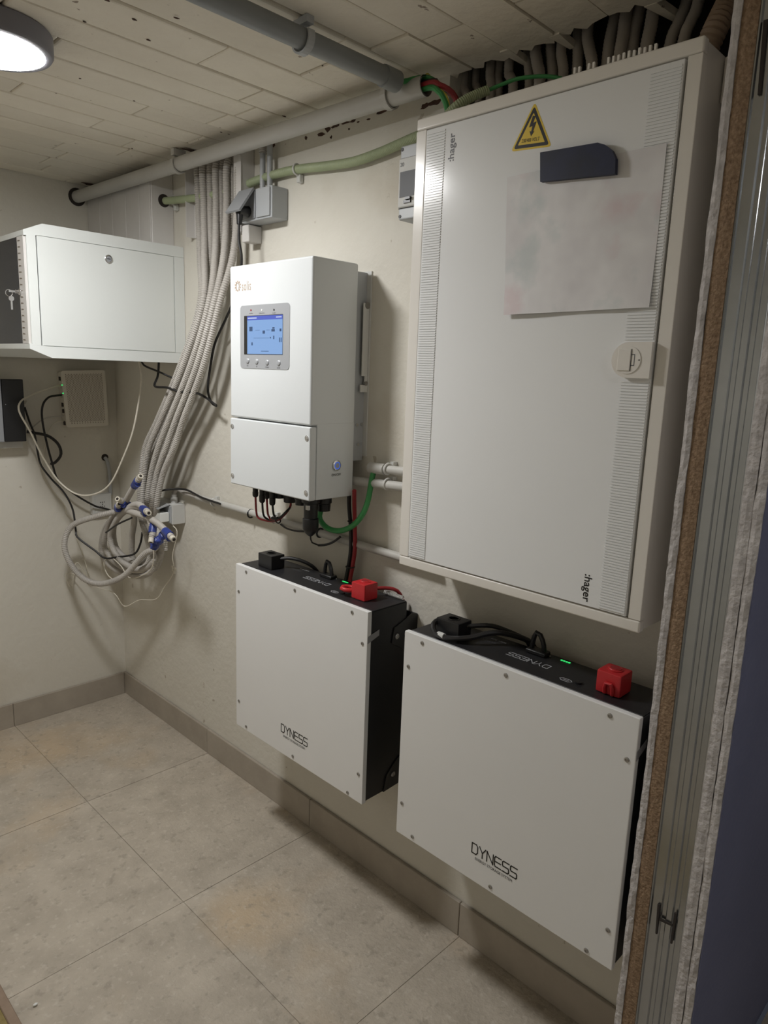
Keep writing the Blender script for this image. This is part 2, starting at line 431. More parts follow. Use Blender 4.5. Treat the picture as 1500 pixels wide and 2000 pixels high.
# stud: web with two long ridges, flanges
prof = []
ya, yb = YJ[2] - .0006, YJ[3] + .0006
for t, dx in [(0, 0), (.03, .001), (.06, .004), (.30, .004), (.34, .007), (.44, .007), (.48, .004), (.62, .004), (.66, .007), (.76, .007), (.80, .004), (.94, .004), (.97, .001), (1, 0)]:
    prof.append((XJ + .003 + dx, ya + (yb - ya) * t))
prof2 = prof + [(XJ + .045, yb), (XJ + .045, yb + .001)] + [(a + .0012, min(max(c, yb + .001), ya - .001)) for a, c in reversed(prof)] + [(XJ + .045, ya - .001), (XJ + .045, ya)]
stud = MB().prism([Vector((a, c, 0)) for a, c in prof2], (0, 0, ZC)).build('metal_stud', 'galv', wall_front, label='galvanised steel stud with long ridges')
bm_ = bmesh.new(); bm_.from_mesh(stud.data); bmesh.ops.recalc_face_normals(bm_, faces=bm_.faces[:]); bm_.to_mesh(stud.data); bm_.free()
for (pxs) in [[(1288, 1765), (1283, 1822)], [(1321, 1782), (1312, 1841)], [(1289, 1794), (1314, 1806)], [(1497, 40), (1484, 186)]]:
    q = [at(*p, x=XJ + .0065) for p in pxs]; d = (q[1] - q[0]); wv = Vector((-1, 0, 0)).cross(d).normalized() * (.0022 if pxs[0][1] > 1000 else .003)
    MB().prism([q[0] - wv, q[1] - wv * .7, q[1] + wv * .7, q[0] + wv], (-.0035, 0, 0)).build('punched_slot', 'dark', stud)

# ================================================================== LAMP
def round_lamp(lx, ly, label, m):
    lamp = thing('ceiling_lamp', (lx, ly, ZC), label, 'lamp')
    MB().rings([(0, .118), (.006, .124), (.040, .124), (.046, .120), (.047, .113), (.047, .107), (.044, .106)], (lx, ly, ZC + .001), (0, 0, -1), 48).build('rim', 'lamp_rim', lamp, True)
    MB().rings([(.0435, .1055), (.0475, .1055), (.0495, .100), (.051, .06), (.0515, .02)], (lx, ly, ZC + .001), (0, 0, -1), 48).build('diffuser', m, lamp, True)


round_lamp(*LAMP_POS, 'round flush LED ceiling lamp with dark rim, switched on', 'lamp')
round_lamp(*FILL_POS, 'added unseen fill light in the corridor, shaped like the round ceiling lamp', 'fill_lamp')  # added fill light behind the camera, no such fitting is seen

# ================================================================== CEILING PIPES
PX0 = at(150, 382, y=0); PX1 = at(832, 167, z=2.146)
p1 = thing('conduit_pipe', (PX0.x, -.9, 2.146), 'long light grey rigid pipe clipped along the ceiling above the right wall', 'pipe')
a = Vector((PX0.x, -.004, 2.143)); d = PX1 - a
MB().cyl(a, PX1, .0225, n=20, caps=False).cyl(PX1, a, .0195, n=20, caps=False).build('tube', 'pipe', p1, True)
MB().rings([(0, .034), (.003, .033)], (a.x, -.0005, a.z), (0, -1, 0), 20).build('wall_hole', 'dark', p1)


def clip(P, dirv, parent, m, h):
    s = MB(); P = Vector(P); dv = Vector(dirv).normalized(); side = Vector((0, 0, 1)).cross(dv).normalized()
    pts = [P + .0245 * (math.cos(t) * side + math.sin(t) * Vector((0, 0, 1))) for t in [math.radians(v) for v in range(-205, 26, 15)]]
    for i in range(len(pts) - 1):
        o1 = (pts[i] - P).normalized() * .004; o2 = (pts[i + 1] - P).normalized() * .004; e = dv * .008
        s.prism([pts[i] - e, pts[i + 1] - e, pts[i + 1] + o2 - e, pts[i] + o1 - e], e * 2)
    q = P + Vector((0, 0, .024)); s.prism([q - side * .022 - dv * .009, q + side * .022 - dv * .009, q + side * .022 + dv * .009, q - side * .022 + dv * .009], (0, 0, h))
    ob = s.build('pipe_clip', m, parent); bm = bmesh.new(); bm.from_mesh(ob.data); bmesh.ops.recalc_face_normals(bm, faces=bm.faces[:]); bm.to_mesh(ob.data); bm.free()


for px, py in [(340, 318), (757, 187)]:
    q = at(px, py, z=2.146); t = (q.y - a.y) / d.y; clip(a + d * t, d, p1, 'pipe', ZC - 2.146 - .024)
p2 = thing('conduit_pipe', (-.7, -1.745, 2.150), 'darker grey rigid pipe crossing the ceiling near the lamp side', 'pipe')
E2 = Vector((-.125, -1.7455, 2.152))
MB().cyl((-2.25, -1.735, 2.152), E2, .0205, n=20).build('tube', 'piped', p2, True)
MB().cyl(E2 + Vector((-.042, 0, 0)), E2 + Vector((.003, 0, 0)), .0232, n=20).build('end_sleeve', 'piped', p2, True)
clip((-.392, -1.744, 2.152), (1, 0, 0), p2, 'grey', ZC - 2.152 - .024)

# cables leaving the pipe ends
e = PX1


def cable(name, pts, r, m, label, cat='cable', group=None, corr=0., n=8, smooth=True):
    o = MB().tube(pts, r, n=n, corr=corr).build(name, m, None, smooth); return tag(o, label, cat, group)


top = Vector((-.05, -1.90, 2.03))
for i, (mm, dy, lab) in enumerate([('redc', 0, 'red power cable bending out of the light grey pipe end'), ('blackc', .006, 'black power cable bending out of the light grey pipe end'), ('redc', -.007, 'dark red cable lying under the others at the pipe end')]):
    o_ = Vector((.006 * (i - 1), 0, .006 * (i % 2)))
    cable('power_cable', [e + o_ + Vector((0, .16, 0)), e + o_ + Vector((0, -.01, 0)), at(858, 166 + i * 3, x=-.09 + .01 * i), at(880, 178 + i * 2, x=-.075 + .01 * i), at(892, 198, x=-.06 + .012 * i), at(895, 240, x=-.055 + .012 * i) + Vector((0, -.012 * i, 0))], .0062, mm, lab)
cable('earth_cable', [e + Vector((-.004, .1, -.012)), e + Vector((-.004, -.01, -.008)), at(858, 180, x=-.10), at(868, 195, x=-.095), at(874, 214, x=-.09), at(876, 245, x=-.085)], .0065, 'green', 'green earth cable hanging from the light grey pipe end to the cabinet')
cable('earth_cable', [e + Vector((.004, .1, -.012)), e + Vector((.004, -.008, -.006)), at(866, 180, x=-.095), at(876, 200, x=-.09), at(880, 230, x=-.085)], .0025, 'yellowc', 'thin yellow wire beside the green earth cable')
cable('earth_cable', [E2 + Vector((-.1, 0, 0)), E2 + Vector((.005, 0, .002)), at(812, 153, z=2.165), at(832, 151, z=2.165), at(852, 160, x=-.07), at(885, 190, x=-.03)], .0055, 'green', 'dark green cable leaving the end of the darker pipe')
MB_ = MB().torus(at(834, 156, z=2.165), (0, 1, .3), .012, .0016, 16, 6); tag(MB_.build('cable_tie', 'yellowc', None, True), 'small yellow loop at the mouth of the light grey pipe', 'cable tie')

# ================================================================== CORNER DUCT
duct = thing('cable_duct', (-.045, -.26, 1.92), 'white panelled cable duct in the corner above the network cabinet', 'duct')
yd = -.522; xd = -.086
MB().box((xd, yd, 1.921), (-.0005, -.0005, 2.172), .002, 1).build('casing', 'trunk', duct)
pl = [-.0015, -.11, -.22, -.33, -.435, yd + .004]
for a_, b_ in zip(pl, pl[1:]):
    MB().box((xd - .003, b_ + .0012, 1.922), (xd - .0002, a_ - .0012, 2.168), .001, 1).build('panel', 'trunk', duct)
q = at(320, 392, y=yd)
MB().cyl((q.x, yd - .0012, q.z), (q.x, yd + .001, q.z), .022, n=24).build('round_hole', 'dark', duct)
MB().box((-.06, yd + .002, 2.172), (-.002, yd + .03, 2.178)).build('top_gap', 'dark', duct)

# pale green conduit on the wall
gpts = [Vector((q.x + .004, yd - .002, q.z)), at(340, 391, x=-.03), at(400, 384, x=-.026), at(455, 371, x=-.022), at(500, 353, x=-.02), at(540, 340, x=-.02), at(580, 331, x=-.02), at(640, 324, x=-.02), at(690, 316, x=-.02), at(740, 299, x=-.02), at(775, 284, x=-.02), at(812, 268, x=-.02), at(850, 255, x=-.02)]
gc = thing('corrugated_conduit', gpts[5], 'pale green corrugated conduit sagging along the wall into the cabinet', 'conduit')
MB().tube(gpts, .0125, 12, corr=.005, dep=.92).build('hose', 'gconduit', gc, True)
for px, py in [(338, 391), (580, 331)]:
    c = at(px, py, x=-.02); s = MB().torus(c, (0, 1, 0), .0145, .003, 18, 6).box((-.016, c.y - .008, c.z - .034), (-.001, c.y + .008, c.z - .012), .002, 1)
    s.build('conduit_clip', 'lgrey', gc, True)

# ================================================================== TRUNKING AND HANGING BUNDLE
t1 = thing('cable_trunking', (-.03, -1.0, 1.92), 'narrow white vertical trunking behind the grey socket', 'trunking')
qa = at(471, 380, y=-1.02)
MB().box((qa.x, -1.02, 1.915), (-.0005, -.985, 2.165), .001, 1).build('body', 'trunk', t1)
MB().box((qa.x - .003, -1.022, 1.917), (qa.x - .0002, -.983, 2.162), .001, 1).build('cover', 'trunk', t1)
t2 = thing('cable_trunking', (-.02, -.8, 1.94), 'open white vertical channel holding the conduit bundle', 'trunking')
MB().box((-.004, -.95, 1.94), (-.0005, -.665, 2.18)).build('back_plate', 'trunk', t2)
for yy in (-.667, -.80, -.948):
    MB().box((-.036 if yy > -.8 else -.03, yy - .0015, 1.94), (-.004, yy + .0015, 2.18)).build('flange', 'trunk', t2)

LE = [(386, 322), (388, 400), (391, 500), (391, 595), (352, 715), (308, 820), (284, 873), (276, 927), (273, 985)]
RE = [(466, 322), (464, 400), (455, 500), (428, 595), (397, 715), (358, 820), (341, 873), (318, 927), (306, 985)]
XT = [-.030, -.034, -.05, -.07, -.085, -.075, -.075, -.085, -.09]
strands = []
for i in range(8):
    s_ = [0, .13, .30, .45, .58, .72, .86, 1.0][i]; lay = [0, -.012, .004, -.016, 0, -.018, .002, -.010][i]
    pts = []
    for k in range(len(LE)):
        px = LE[k][0] * (1 - s_) + RE[k][0] * s_; py = LE[k][1] * (1 - s_) + RE[k][1] * s_
        xx = XT[k] + lay * (1 if k < 2 else 1.4) - (.012 if 3 <= k <= 6 and i % 2 else 0)
        p_ = at(px, py, x=xx)
        if 1.50 < p_.z < 1.93 and p_.y > -.606: p_ = at(px, py, y=-.606)
        pts.append(p_)
    strands.append(pts)
# how each strand ends: loops of the untidy coil and the cut, taped ends
CO = Vector((-.13, -.40, .86))


def C3(px, py, dx=0.): return at(px, py, x=-.13 + dx)


ends = [
    [C3(275, 1010, .04), C3(290, 1060, .02), C3(300, 1095), C3(270, 1112, -.01), C3(232, 1090, -.02), C3(215, 1050, -.02), C3(232, 1010, -.03), C3(262, 990, -.04), C3(285, 1000, -.06), C3(298, 1036, -.07), C3(296, 1050, -.08)],
    [C3(282, 1010, .05), C3(298, 1050, .03), C3(285, 1105, .02), C3(240, 1108, .01), C3(205, 1070, 0), C3(212, 1025, -.01), C3(228, 998, -.03), C3(232, 986, -.06)],
    [C3(290, 1010, .05), C3(302, 1060, .04), C3(270, 1098, .03), C3(230, 1075, .02), C3(222, 1030, 0), C3(240, 990, -.03), C3(255, 962, -.05), C3(272, 934, -.06)],
    [C3(296, 1010, .06), C3(310, 1070, .05), C3(290, 1120, .03), C3(240, 1120, .02), C3(200, 1085, .02), C3(206, 1030, .01), C3(240, 1000, -.02), C3(268, 985, -.05), C3(288, 1000, -.08)],
    [C3(298, 1005, .05), C3(310, 1040, .03), C3(304, 1070, 0), C3(282, 1082, -.03), at(240, 1126, y=-.42), at(190, 1140, y=-.30), at(150, 1118, y=-.20), at(126, 1070, y=-.14), at(140, 1028, y=-.15), at(190, 1008, y=-.26), at(240, 998, y=-.36), C3(270, 1004, -.06), C3(305, 1020, -.07), C3(336, 1050, -.09)],
    [C3(303, 1010, .06), C3(316, 1070, .06), C3(300, 1112, .05), C3(262, 1095, .04), C3(258, 1050, .02), C3(262, 1010, -.01), C3(248, 985, -.03), C3(234, 977, -.07)],
    [C3(306, 1015, .045), C3(318, 1050, .045), C3(312, 1085, .045), C3(296, 1105, .04)],
    [C3(308, 1015, .05), C3(320, 1045, .055), C3(322, 1075, .055)],
]
tails = [1, 1, 1, 1, 1, 1, 0, 0]
for i, pts in enumerate(strands):
    path = [Vector((-.02 + .002 * i, pts[0].y, 2.186))] + pts + ends[i]
    o = thing('corrugated_conduit', path[4], f'grey corrugated conduit in the hanging bundle, {ORD[i]} from the left where it leaves the ceiling', 'conduit', 'hanging conduit bundle')
    MB().tube(path, .0120, 10, corr=.0074, dep=.86).build('hose', 'conduit', o, True)
    if tails[i]:
        a_, b_ = path[-2], path[-1]; dv = (b_ - a_).normalized()
        MB().cyl(b_ - dv * .062, b_ - dv * .018, .0145, n=12).cyl(b_ - dv * .045 + Vector((0, 0, -.004)), b_ - dv * .02 + Vector((0, 0, -.012)), .0135, .012, n=8).build('tape_wrap', 'tape', o, True, 'blue insulating tape wrap')
        MB().cyl(b_ - dv * .02, b_ + dv * .018, .0098, n=12).build('cut_end', 'wcable', o, True, 'pale cut conduit end')
        MB().cyl(b_ + dv * .0181, b_ + dv * .0186, .0055, n=10).build('bore', 'dark', o)
# crumpled blue tape below
s = MB()
for px, py, dx in [(310, 1055, -.06), (302, 1065, -.05), (318, 1046, -.065)]:
    c = C3(px, py, dx); bm = bmesh.new(); bmesh.ops.create_icosphere(bm, subdivisions=2, radius=.016)
    for v in bm.verts: v.co = c + v.co * (1 + .5 * noise.noise(v.co * 90 + c * 10))
    s.bm(bm)
tag(s.build('tape_scrap', 'tape'), 'crumpled blue tape stuck on the coiled conduits', 'tape')
# cable ties round the bundle
# ================================================================== SOCKET BOX (upper)
sb = thing('socket_box', (-.03, -1.12, 1.93), 'grey surface socket box with one flap lifted, high on the wall', 'socket')
MB().box((-.060, -1.192, 1.938), (-.0005, -1.036, 2.028), .004, 2).build('housing', 'grey', sb, True)
MB().box((-.066, -1.186, 1.944), (-.0602, -1.118, 2.024), .003, 2).build('closed_flap', 'grey', sb, True)
MB().box((-.064, -1.112, 1.944), (-.0602, -1.042, 2.024), .002, 1).build('socket_face', 'greyd', sb, True)
# raised flap hinged at the top; darker grey stands in for its shade
fb = MB(); h0 = Vector((-.064, -1.112, 2.026)); dn = Vector((-.050, 0, -.070))
nf = Vector((-.0052, 0, .0036))
fb.prism([h0, h0 + dn, h0 + dn + Vector((0, .074, 0)), h0 + Vector((0, .074, 0))], nf); fl = fb.build('raised_flap', 'greyd', sb, label='lifted grey socket flap')
bm = bmesh.new(); bm.from_mesh(fl.data); bmesh.ops.recalc_face_normals(bm, faces=bm.faces[:]); bm.to_mesh(fl.data); bm.free()
pc = Vector((-.092, -1.078, 1.962))
plug = thing('black_cable', (pc.x, pc.y, pc.z - .03), 'black plug and cord hanging from the grey socket behind the inverter', 'cord')
MB().cyl((-.0642, pc.y, 1.966), (-.10, pc.y, 1.962), .0165, .014, 16).cyl((-.093, pc.y, 1.968), (-.096, pc.y, 1.925), .012, .0075, 14).build('plug', 'black', plug, True)
MB().tube([Vector((-.096, pc.y, 1.93)), Vector((-.096, pc.y + .001, 1.88)), at(472, 505, x=-.094), at(468, 545, x=-.085), at(455, 590, x=-.075), at(440, 625, x=-.055), at(420, 670, x=-.045), at(411, 715, x=-.045), at(406, 760, x=-.05), at(413, 786, x=-.055), at(424, 793, x=-.06), at(416, 787, x=-.062), at(398, 774, x=-.07), at(380, 767, x=-.11), at(350, 765, x=-.12), at(326, 757, x=-.12), at(302, 754, x=-.10), at(308, 735, x=-.08), at(310, 712, x=-.07), at(310, 700, x=-.07)], .0042, 8).build('cord', 'blackc', plug, True)
# two thin grey pipes between ceiling and socket box
for i, (px, rr) in enumerate([(513, .0085), (527, .0085)]):
    c = at(px, 330, x=-.025)
    o = thing('thin_pipe', (-.025, c.y, 2.03), ['left', 'right'][i] + ' one of two thin grey pipes rising from the socket box', 'pipe', 'pipes above the socket box')
    MB().cyl((-.025, c.y, 2.0285), (-.025, c.y, 2.186), rr, n=14).build('tube', 'grey', o, True)
    if i == 0: MB().tube([(-.025, c.y, 2.135), (-.025, c.y, 2.186)], .013, 12, corr=.006).build('corrugated_end', 'conduit', o, True)
# small white junction block under the socket
o = tag(MB().box((-.05, -1.06, 1.885), (-.0005, -1.024, 1.935), .002, 1).build('junction_block', 'trunk'), 'small white trunking end block under the grey socket box', 'junction block')

# ================================================================== NETWORK CABINET
nx, ny, nz1, nz2 = -.545, -.589, 1.511, 1.9176
yb = -.02
net = thing('network_cabinet', (-.27, -.3, nz1), 'white wall-mounted network cabinet with smoked glass front', 'cabinet')
cxt = at(82, 435, y=ny).x; cxb = at(102, 700, y=ny).x; hz = .036
for nm, zz, sgn, cx in [('top_frame', nz2, -1, cxt), ('bottom_frame', nz1, 1, cxb)]:
    p = [(-.0015, zz), (cx, zz), (nx, zz + sgn * .026), (nx, zz + sgn * (hz + .006)), (nx + .05, zz + sgn * hz), (-.0015, zz + sgn * hz)]
    if sgn > 0: p = p[::-1]
    ob = MB().prism([Vector((a_, ny, c_)) for a_, c_ in p], (0, yb - ny, 0)).build(nm, 'cab', net)
    bm = bmesh.new(); bm.from_mesh(ob.data); bmesh.ops.recalc_face_normals(bm, faces=bm.faces[:]); bm.to_mesh(ob.data); bm.free()
z1, z2 = nz1 + hz, nz2 - hz
MB().box((nx + .045, ny + .004, z1 - .002), (-.002, yb, z2 + .002)).build('body', 'cab', net)
MB().box((-.040, ny - .0002, z1 + .0008), (-.0015, ny + .01, z2 - .0008)).build('rear_post', 'cab', net)
MB().box((nx + .008, ny - .0002, z1 + .0008), (nx + .036, ny + .014, z2 - .0008), .001, 1).build('front_post', 'cab', net)
sp = MB().box((nx + .039, ny + .0005, z1 + .0015), (-.0425, ny + .006, z2 - .0015), .0008, 1).build('side_panel', 'cab', net, label='plain white removable side panel')
c = at(212, 506, y=ny)
MB().rings([(0, .0135), (.003, .0135), (.0045, .0115), (.0045, .0095), (.002, .009)], (c.x, ny + .0005, c.z), (0, -1, 0), 24).build('lock', 'chrome', sp, True)
MB().cyl((c.x, ny - .0022, c.z), (c.x, ny - .0032, c.z), .0088, n=18).build('keyway', 'greyd', sp)
MB().box((c.x - .006, ny - .0038, c.z - .001), (c.x + .005, ny - .003, c.z + .0015)).build('key_slot', 'ink', sp)
dr = MB().box((nx, ny + .006, z1 + .004), (nx + .008, ny + .06, z2 - .004), .001, 1).build('door_frame', 'trunk', net, label='perforated grey edge of the glass door')
MB().box((nx + .002, ny + .06, z1 + .004), (nx + .007, yb - .05, z2 - .004)).build('glass_pane', 'glass', net, label='dark smoked glass pane')
MB().box((nx, yb - .05, z1 + .004), (nx + .008, yb, z2 - .004), .001, 1).build('door_frame', 'trunk', net)
s = MB(); n = 17
for i in range(n):
    zz = z1 + .016 + (z2 - z1 - .036) * i / (n - 1)
    s.prism([Vector((nx - .0003, ny + .030, zz)), Vector((nx - .0003, ny + .052, zz + .0005)), Vector((nx - .0003, ny + .051, zz + .004)), Vector((nx - .0003, ny + .033, zz + .0025))], (-.0004, 0, 0))
s.build('vent_slots', 'slot', dr)
kq = at(36, 570, x=nx - .006)
MB().rings([(0, .0095), (.004, .0095), (.006, .007), (.014, .006)], (nx, kq.y, kq.z), (-1, 0, 0), 18).build('door_lock', 'chrome', net, True)
keys = thing('key_ring', (nx - .02, kq.y, kq.z - .03), 'steel keys dangling from the glass door lock', 'keys')
MB().box((nx - .034, kq.y - .0012, kq.z - .003), (nx - .0145, kq.y + .0012, kq.z + .003)).torus((nx - .034, kq.y, kq.z - .006), (0, 1, 0), .010, .0012, 20, 6).build('ring', 'chrome', keys, True)
MB().cyl((nx - .028, kq.y - .001, kq.z - .022), (nx - .028, kq.y + .001, kq.z - .022), .008, n=14).box((nx - .0305, kq.y - .0008, kq.z - .056), (nx - .0255, kq.y + .0008, kq.z - .028)).build('key', 'chrome', keys)

# ================================================================== ROUTER, BLACK BOX, BACK WALL SOCKET
R0 = [at(119, 724, y=-.05), at(205, 723, y=-.05), at(212, 831, y=-.05), at(131, 835, y=-.05)]
ro = thing('router', (-.15, -.03, 1.24), 'cream perforated router hung on the back wall under the network cabinet', 'router')


def rquad(s, Q, y0, y1, inset=0.):
    c = sum(Q, Vector()) / 4; pts = []
    for p in Q:
        q_ = p + (c - p).normalized() * inset; pts.append(Vector((q_.x, y1, q_.z)))
    # rounded corners
    out = []
    for i in range(4):
        p, pr, nx_ = pts[i], pts[i - 1], pts[(i + 1) % 4]; r_ = .010
        a_ = p + (pr - p).normalized() * r_; b_ = p + (nx_ - p).normalized() * r_
        for t in (0, .33, .67, 1): out.append((a_.lerp(p, t)).lerp(p.lerp(b_, t), t))
    out = out[::-1]
    s.prism(out, (0, y0 - y1, 0)) if False else s.prism(list(reversed(out)), (0, y0 - y1, 0))
    return s


def fixn(ob):
    bm = bmesh.new(); bm.from_mesh(ob.data); bmesh.ops.recalc_face_normals(bm, faces=bm.faces[:]); bm.to_mesh(ob.data); bm.free(); return ob


fixn(rquad(MB(), R0, -.001, -.043, .004).build('case', 'router', ro))
grille = fixn(rquad(MB(), R0, -.043, -.05, 0).build('front_cover', 'router', ro))
s = MB(); nu, nv = 27, 30
for i in range(nu):
    for j in range(nv):
        if i % 2 == 0 and j == nv - 1: continue
        u = .075 + .85 * (i + .5) / nu; v = .06 + .88 * (j + (.5 if i % 2 else .0) + .25) / nv
        p = R0[0].lerp(R0[1], u).lerp(R0[3].lerp(R0[2], u), v); r_ = .0021
        s.add([(p.x + r_ * math.cos(k * 1.0472), -.0504, p.z + r_ * math.sin(k * 1.0472)) for k in range(6)], [(0, 1, 2, 3, 4, 5)])
gh = fixn(s.build('perforations', 'slot', grille)); gh['kind'] = 'stuff'
for k, (v, mm) in enumerate([(.14, 'hole'), (.28, 'chrome'), (.44, 'chrome'), (.6, 'hole'), (.71, 'hole'), (.93, 'hole')]):
    p = R0[0].lerp(R0[3], v); MB().box((p.x - .0005, -.034, p.z - .008), (p.x + .006, -.018, p.z + .008)).build('port', mm, ro)
for px, py in [(119, 752), (121, 768)]:
    p = at(px, py, y=-.046); MB().cyl((p.x + .003, -.047, p.z), (p.x + .003, -.0515, p.z), .0022, n=8).build('status_light', 'led_g', ro)

bx = thing('wall_device', (-.48, -.04, 1.19), 'black wall-mounted device box at the left edge under the network cabinet', 'device')
pr = at(45, 741, y=-.085); pbm = at(51, 862, y=-.085)
MB().box((-.59, -.06, pbm.z + .004), (pr.x - .004, -.0005, pr.z - .004), .003, 1).build('back_case', 'greyd', bx)
MB().box((-.478, -.085, pbm.z), (pr.x, -.060, pr.z), .003, 2).build('front_cover', 'black', bx)
MB().box((-.60, -.085, pbm.z), (-.4795, -.060, pr.z), .003, 2).build('side_cover', 'greyd', bx)
MB().cyl((-.468, -.0852, 1.335), (-.468, -.0858, 1.335), .0015, n=8).build('status_light', 'inkw', bx)
MB().box((-.585, -.05, pbm.z - .028), (pr.x - .002, -.0005, pbm.z + .003), .002, 1).build('wall_plate', 'lgrey', bx)

ws = thing('wall_socket', (-.08, -.01, .86), 'small grey wall socket with round pin holes on the back wall', 'socket')
q0 = at(180, 967, y=-.03); q1 = at(219, 1002, y=-.03)
MB().box((q0.x, -.03, q1.z), (q1.x, -.0005, q0.z), .003, 2).build('housing', 'lgrey', ws, True)
MB().box((q0.x + .012, -.0325, q1.z + .008), (q1.x - .012, -.0302, q0.z - .008), .001, 1).build('face', 'lgrey', ws)
for i in range(3):
    for j in range(3):
        if (i + j) % 2 == 0 or i == 1:
            cx_ = (q0.x + q1.x) / 2 + (i - 1) * .008; cz_ = (q0.z + q1.z) / 2 + (j - 1) * .009
            MB().cyl((cx_, -.0324, cz_), (cx_, -.0331, cz_), .0022, n=8).build('pin_hole', 'ink', ws)
a_ = at(209, 900, y=-.012)
o = thing('thin_pipe', (a_.x, -.012, .95), 'thin grey conduit from a hole in the back wall down to the small socket', 'pipe')
MB().tube([Vector((a_.x - .004, -.002, a_.z + .012)), Vector((a_.x, -.014, a_.z)), at(214, 925, y=-.014), at(216, 966, y=-.014)], .0075, 10).build('tube', 'grey', o, True)
MB().cyl((a_.x - .004, -.0005, a_.z + .014), (a_.x - .004, -.002, a_.z + .014), .015, n=14).build('wall_hole', 'dark', o)

# ================================================================== JUNCTION BOX (lower) + CONDUIT
jb = thing('junction_box', (-.03, -.5, .87), 'light grey surface socket box with open lid behind the coiled conduits', 'socket')
zt = at(345, 988, x=-.05).z; zb = at(360, 1032, x=-.05).z; yr = at(362, 1000, x=0).y; yl = yr + .17
MB().box((-.055, yr, zb), (-.0005, yl, zt), .003, 2).build('housing', 'lgrey', jb, True)
MB().box((-.060, yr + .006, zb + .006), (-.0552, yl - .006, zt - .006), .001, 1).build('face', 'grey', jb)
l0 = Vector((-.058, yr + .012, zt - .002))
fixn(MB().prism([l0, l0 + Vector((-.05, 0, -.012)), l0 + Vector((-.05, .065, -.012)), l0 + Vector((0, .065, 0))], (0, 0, .004)).build('open_lid', 'grey', jb, label='raised grey lid'))
fixn(MB().prism([l0 + Vector((0, .075, .004)), l0 + Vector((-.045, .075, .022)), l0 + Vector((-.045, .14, .022)), l0 + Vector((0, .14, .004))], (0, 0, .004)).build('open_lid', 'grey', jb))
cyg = at(340, 985, x=-.028).y
MB().cyl((-.028, cyg, zt), (-.028, cyg, zt + .022), .0135, n=16).cyl((-.028, cyg, zt + .022), (-.028, cyg, zt + .034), .0105, n=16).build('gland', 'lgrey', jb, True)
pw = thing('power_adapter', (-.08, yr + .04, zb + .02), 'white plug adapter pushed into the lower socket box', 'adapter')
MB().box((-.098, yr + .012, zb + .012), (-.0605, yr + .062, zb + .048), .004, 2).build('body', 'white', pw, True)
zc_ = 1.018
cnd = thing('conduit_pipe', (-.02, -1.2, zc_), 'thin light grey conduit running along the wall under the inverter', 'pipe')
MB().tube([Vector((-.028, cyg, zt + .03)), Vector((-.027, cyg - .006, zt + .048)), Vector((-.024, cyg - .03, zc_ + .02)), Vector((-.022, cyg - .07, zc_ + .012)), Vector((-.02, -.70, zc_ + .008))], .0085, 10).build('flexible_end', 'conduit', cnd, True)
MB().cyl((-.02, -.69, zc_ + .008), (-.02, -1.30, zc_ + .003), .0115, n=16).cyl((-.02, -1.30, zc_ + .003), (-.02, -1.846, zc_ - .005), .0115, n=16).build('tube', 'pipe', cnd, True)
for yy in (-.80, -1.16):
    MB().torus((-.02, yy, zc_ + .006), (0, 1, 0), .0135, .0025, 16, 6).box((-.012, yy - .006, zc_ + .014), (-.001, yy + .006, zc_ + .026)).build('conduit_clip', 'lgrey', cnd, True)

# ================================================================== LOOSE CABLES (left corner)
cable('network_cable', [at(118, 753, y=-.03), at(100, 757, y=-.04), at(60, 772, y=-.07), at(40, 785, y=-.12), at(38, 805, y=-.13), at(60, 845, y=-.12), at(85, 895, y=-.13), at(115, 940, y=-.16), at(150, 965, y=-.22), at(185, 965, y=-.3), at(215, 945, y=-.36), at(240, 895, y=-.40), at(260, 840, y=-.43), at(273, 770, y=-.45), at(276, 735, y=-.46), at(272, 708, y=-.46), at(271, 700, y=-.46)], .0034, 'wcable', 'cream network cable sagging from the router up to the network cabinet')
cable('black_cable', [at(122, 771, y=-.03), at(108, 773, y=-.035), at(95, 776, y=-.05), at(84, 790, y=-.06), at(82, 815, y=-.06), at(90, 860, y=-.05), at(102, 905, y=-.05), at(115, 940, y=-.05), at(150, 968, y=-.06), at(185, 988, y=-.05), at(200, 992, y=-.045), at(215, 996, y=-.04)], .0042, 'blackc', 'black cord from the router down to the small wall socket', 'cord')
s = at(110, 773, y=-.033)
cable('black_cable', [at(48, 795, y=-.03), at(58, 825, y=-.04), at(68, 850, y=-.04), at(73, 880, y=-.05), at(80, 908, y=-.06), at(100, 935, y=-.08), at(125, 962, y=-.10), at(142, 995, y=-.12), at(148, 1035, y=-.14), at(152, 1050, y=-.16), at(185, 1075, y=-.22), at(205, 1090, y=-.26), at(230, 1088, y=-.3), at(262, 1082, y=-.36), at(274, 1062, y=-.4), at(278, 1040, y=-.42)], .004, 'blackc', 'long black cord from the black device winding into the conduit coil', 'cord')
cable('black_cable', [at(52, 843, y=-.02), at(70, 846, y=-.03), at(95, 852, y=-.045), at(114, 868, y=-.05), at(119, 888, y=-.05), at(108, 903, y=-.03), at(100, 906, y=-.01)], .0058, 'blackc', 'thick black cord curving below the router into the wall', 'cord')
cable('network_cable', [at(125, 813, y=-.03), at(106, 814, y=-.035), at(86, 818, y=-.03), at(72, 828, y=-.03), at(60, 838, y=-.03)], .0025, 'conduit', 'thin grey cable from the lower side of the router', 'cable')
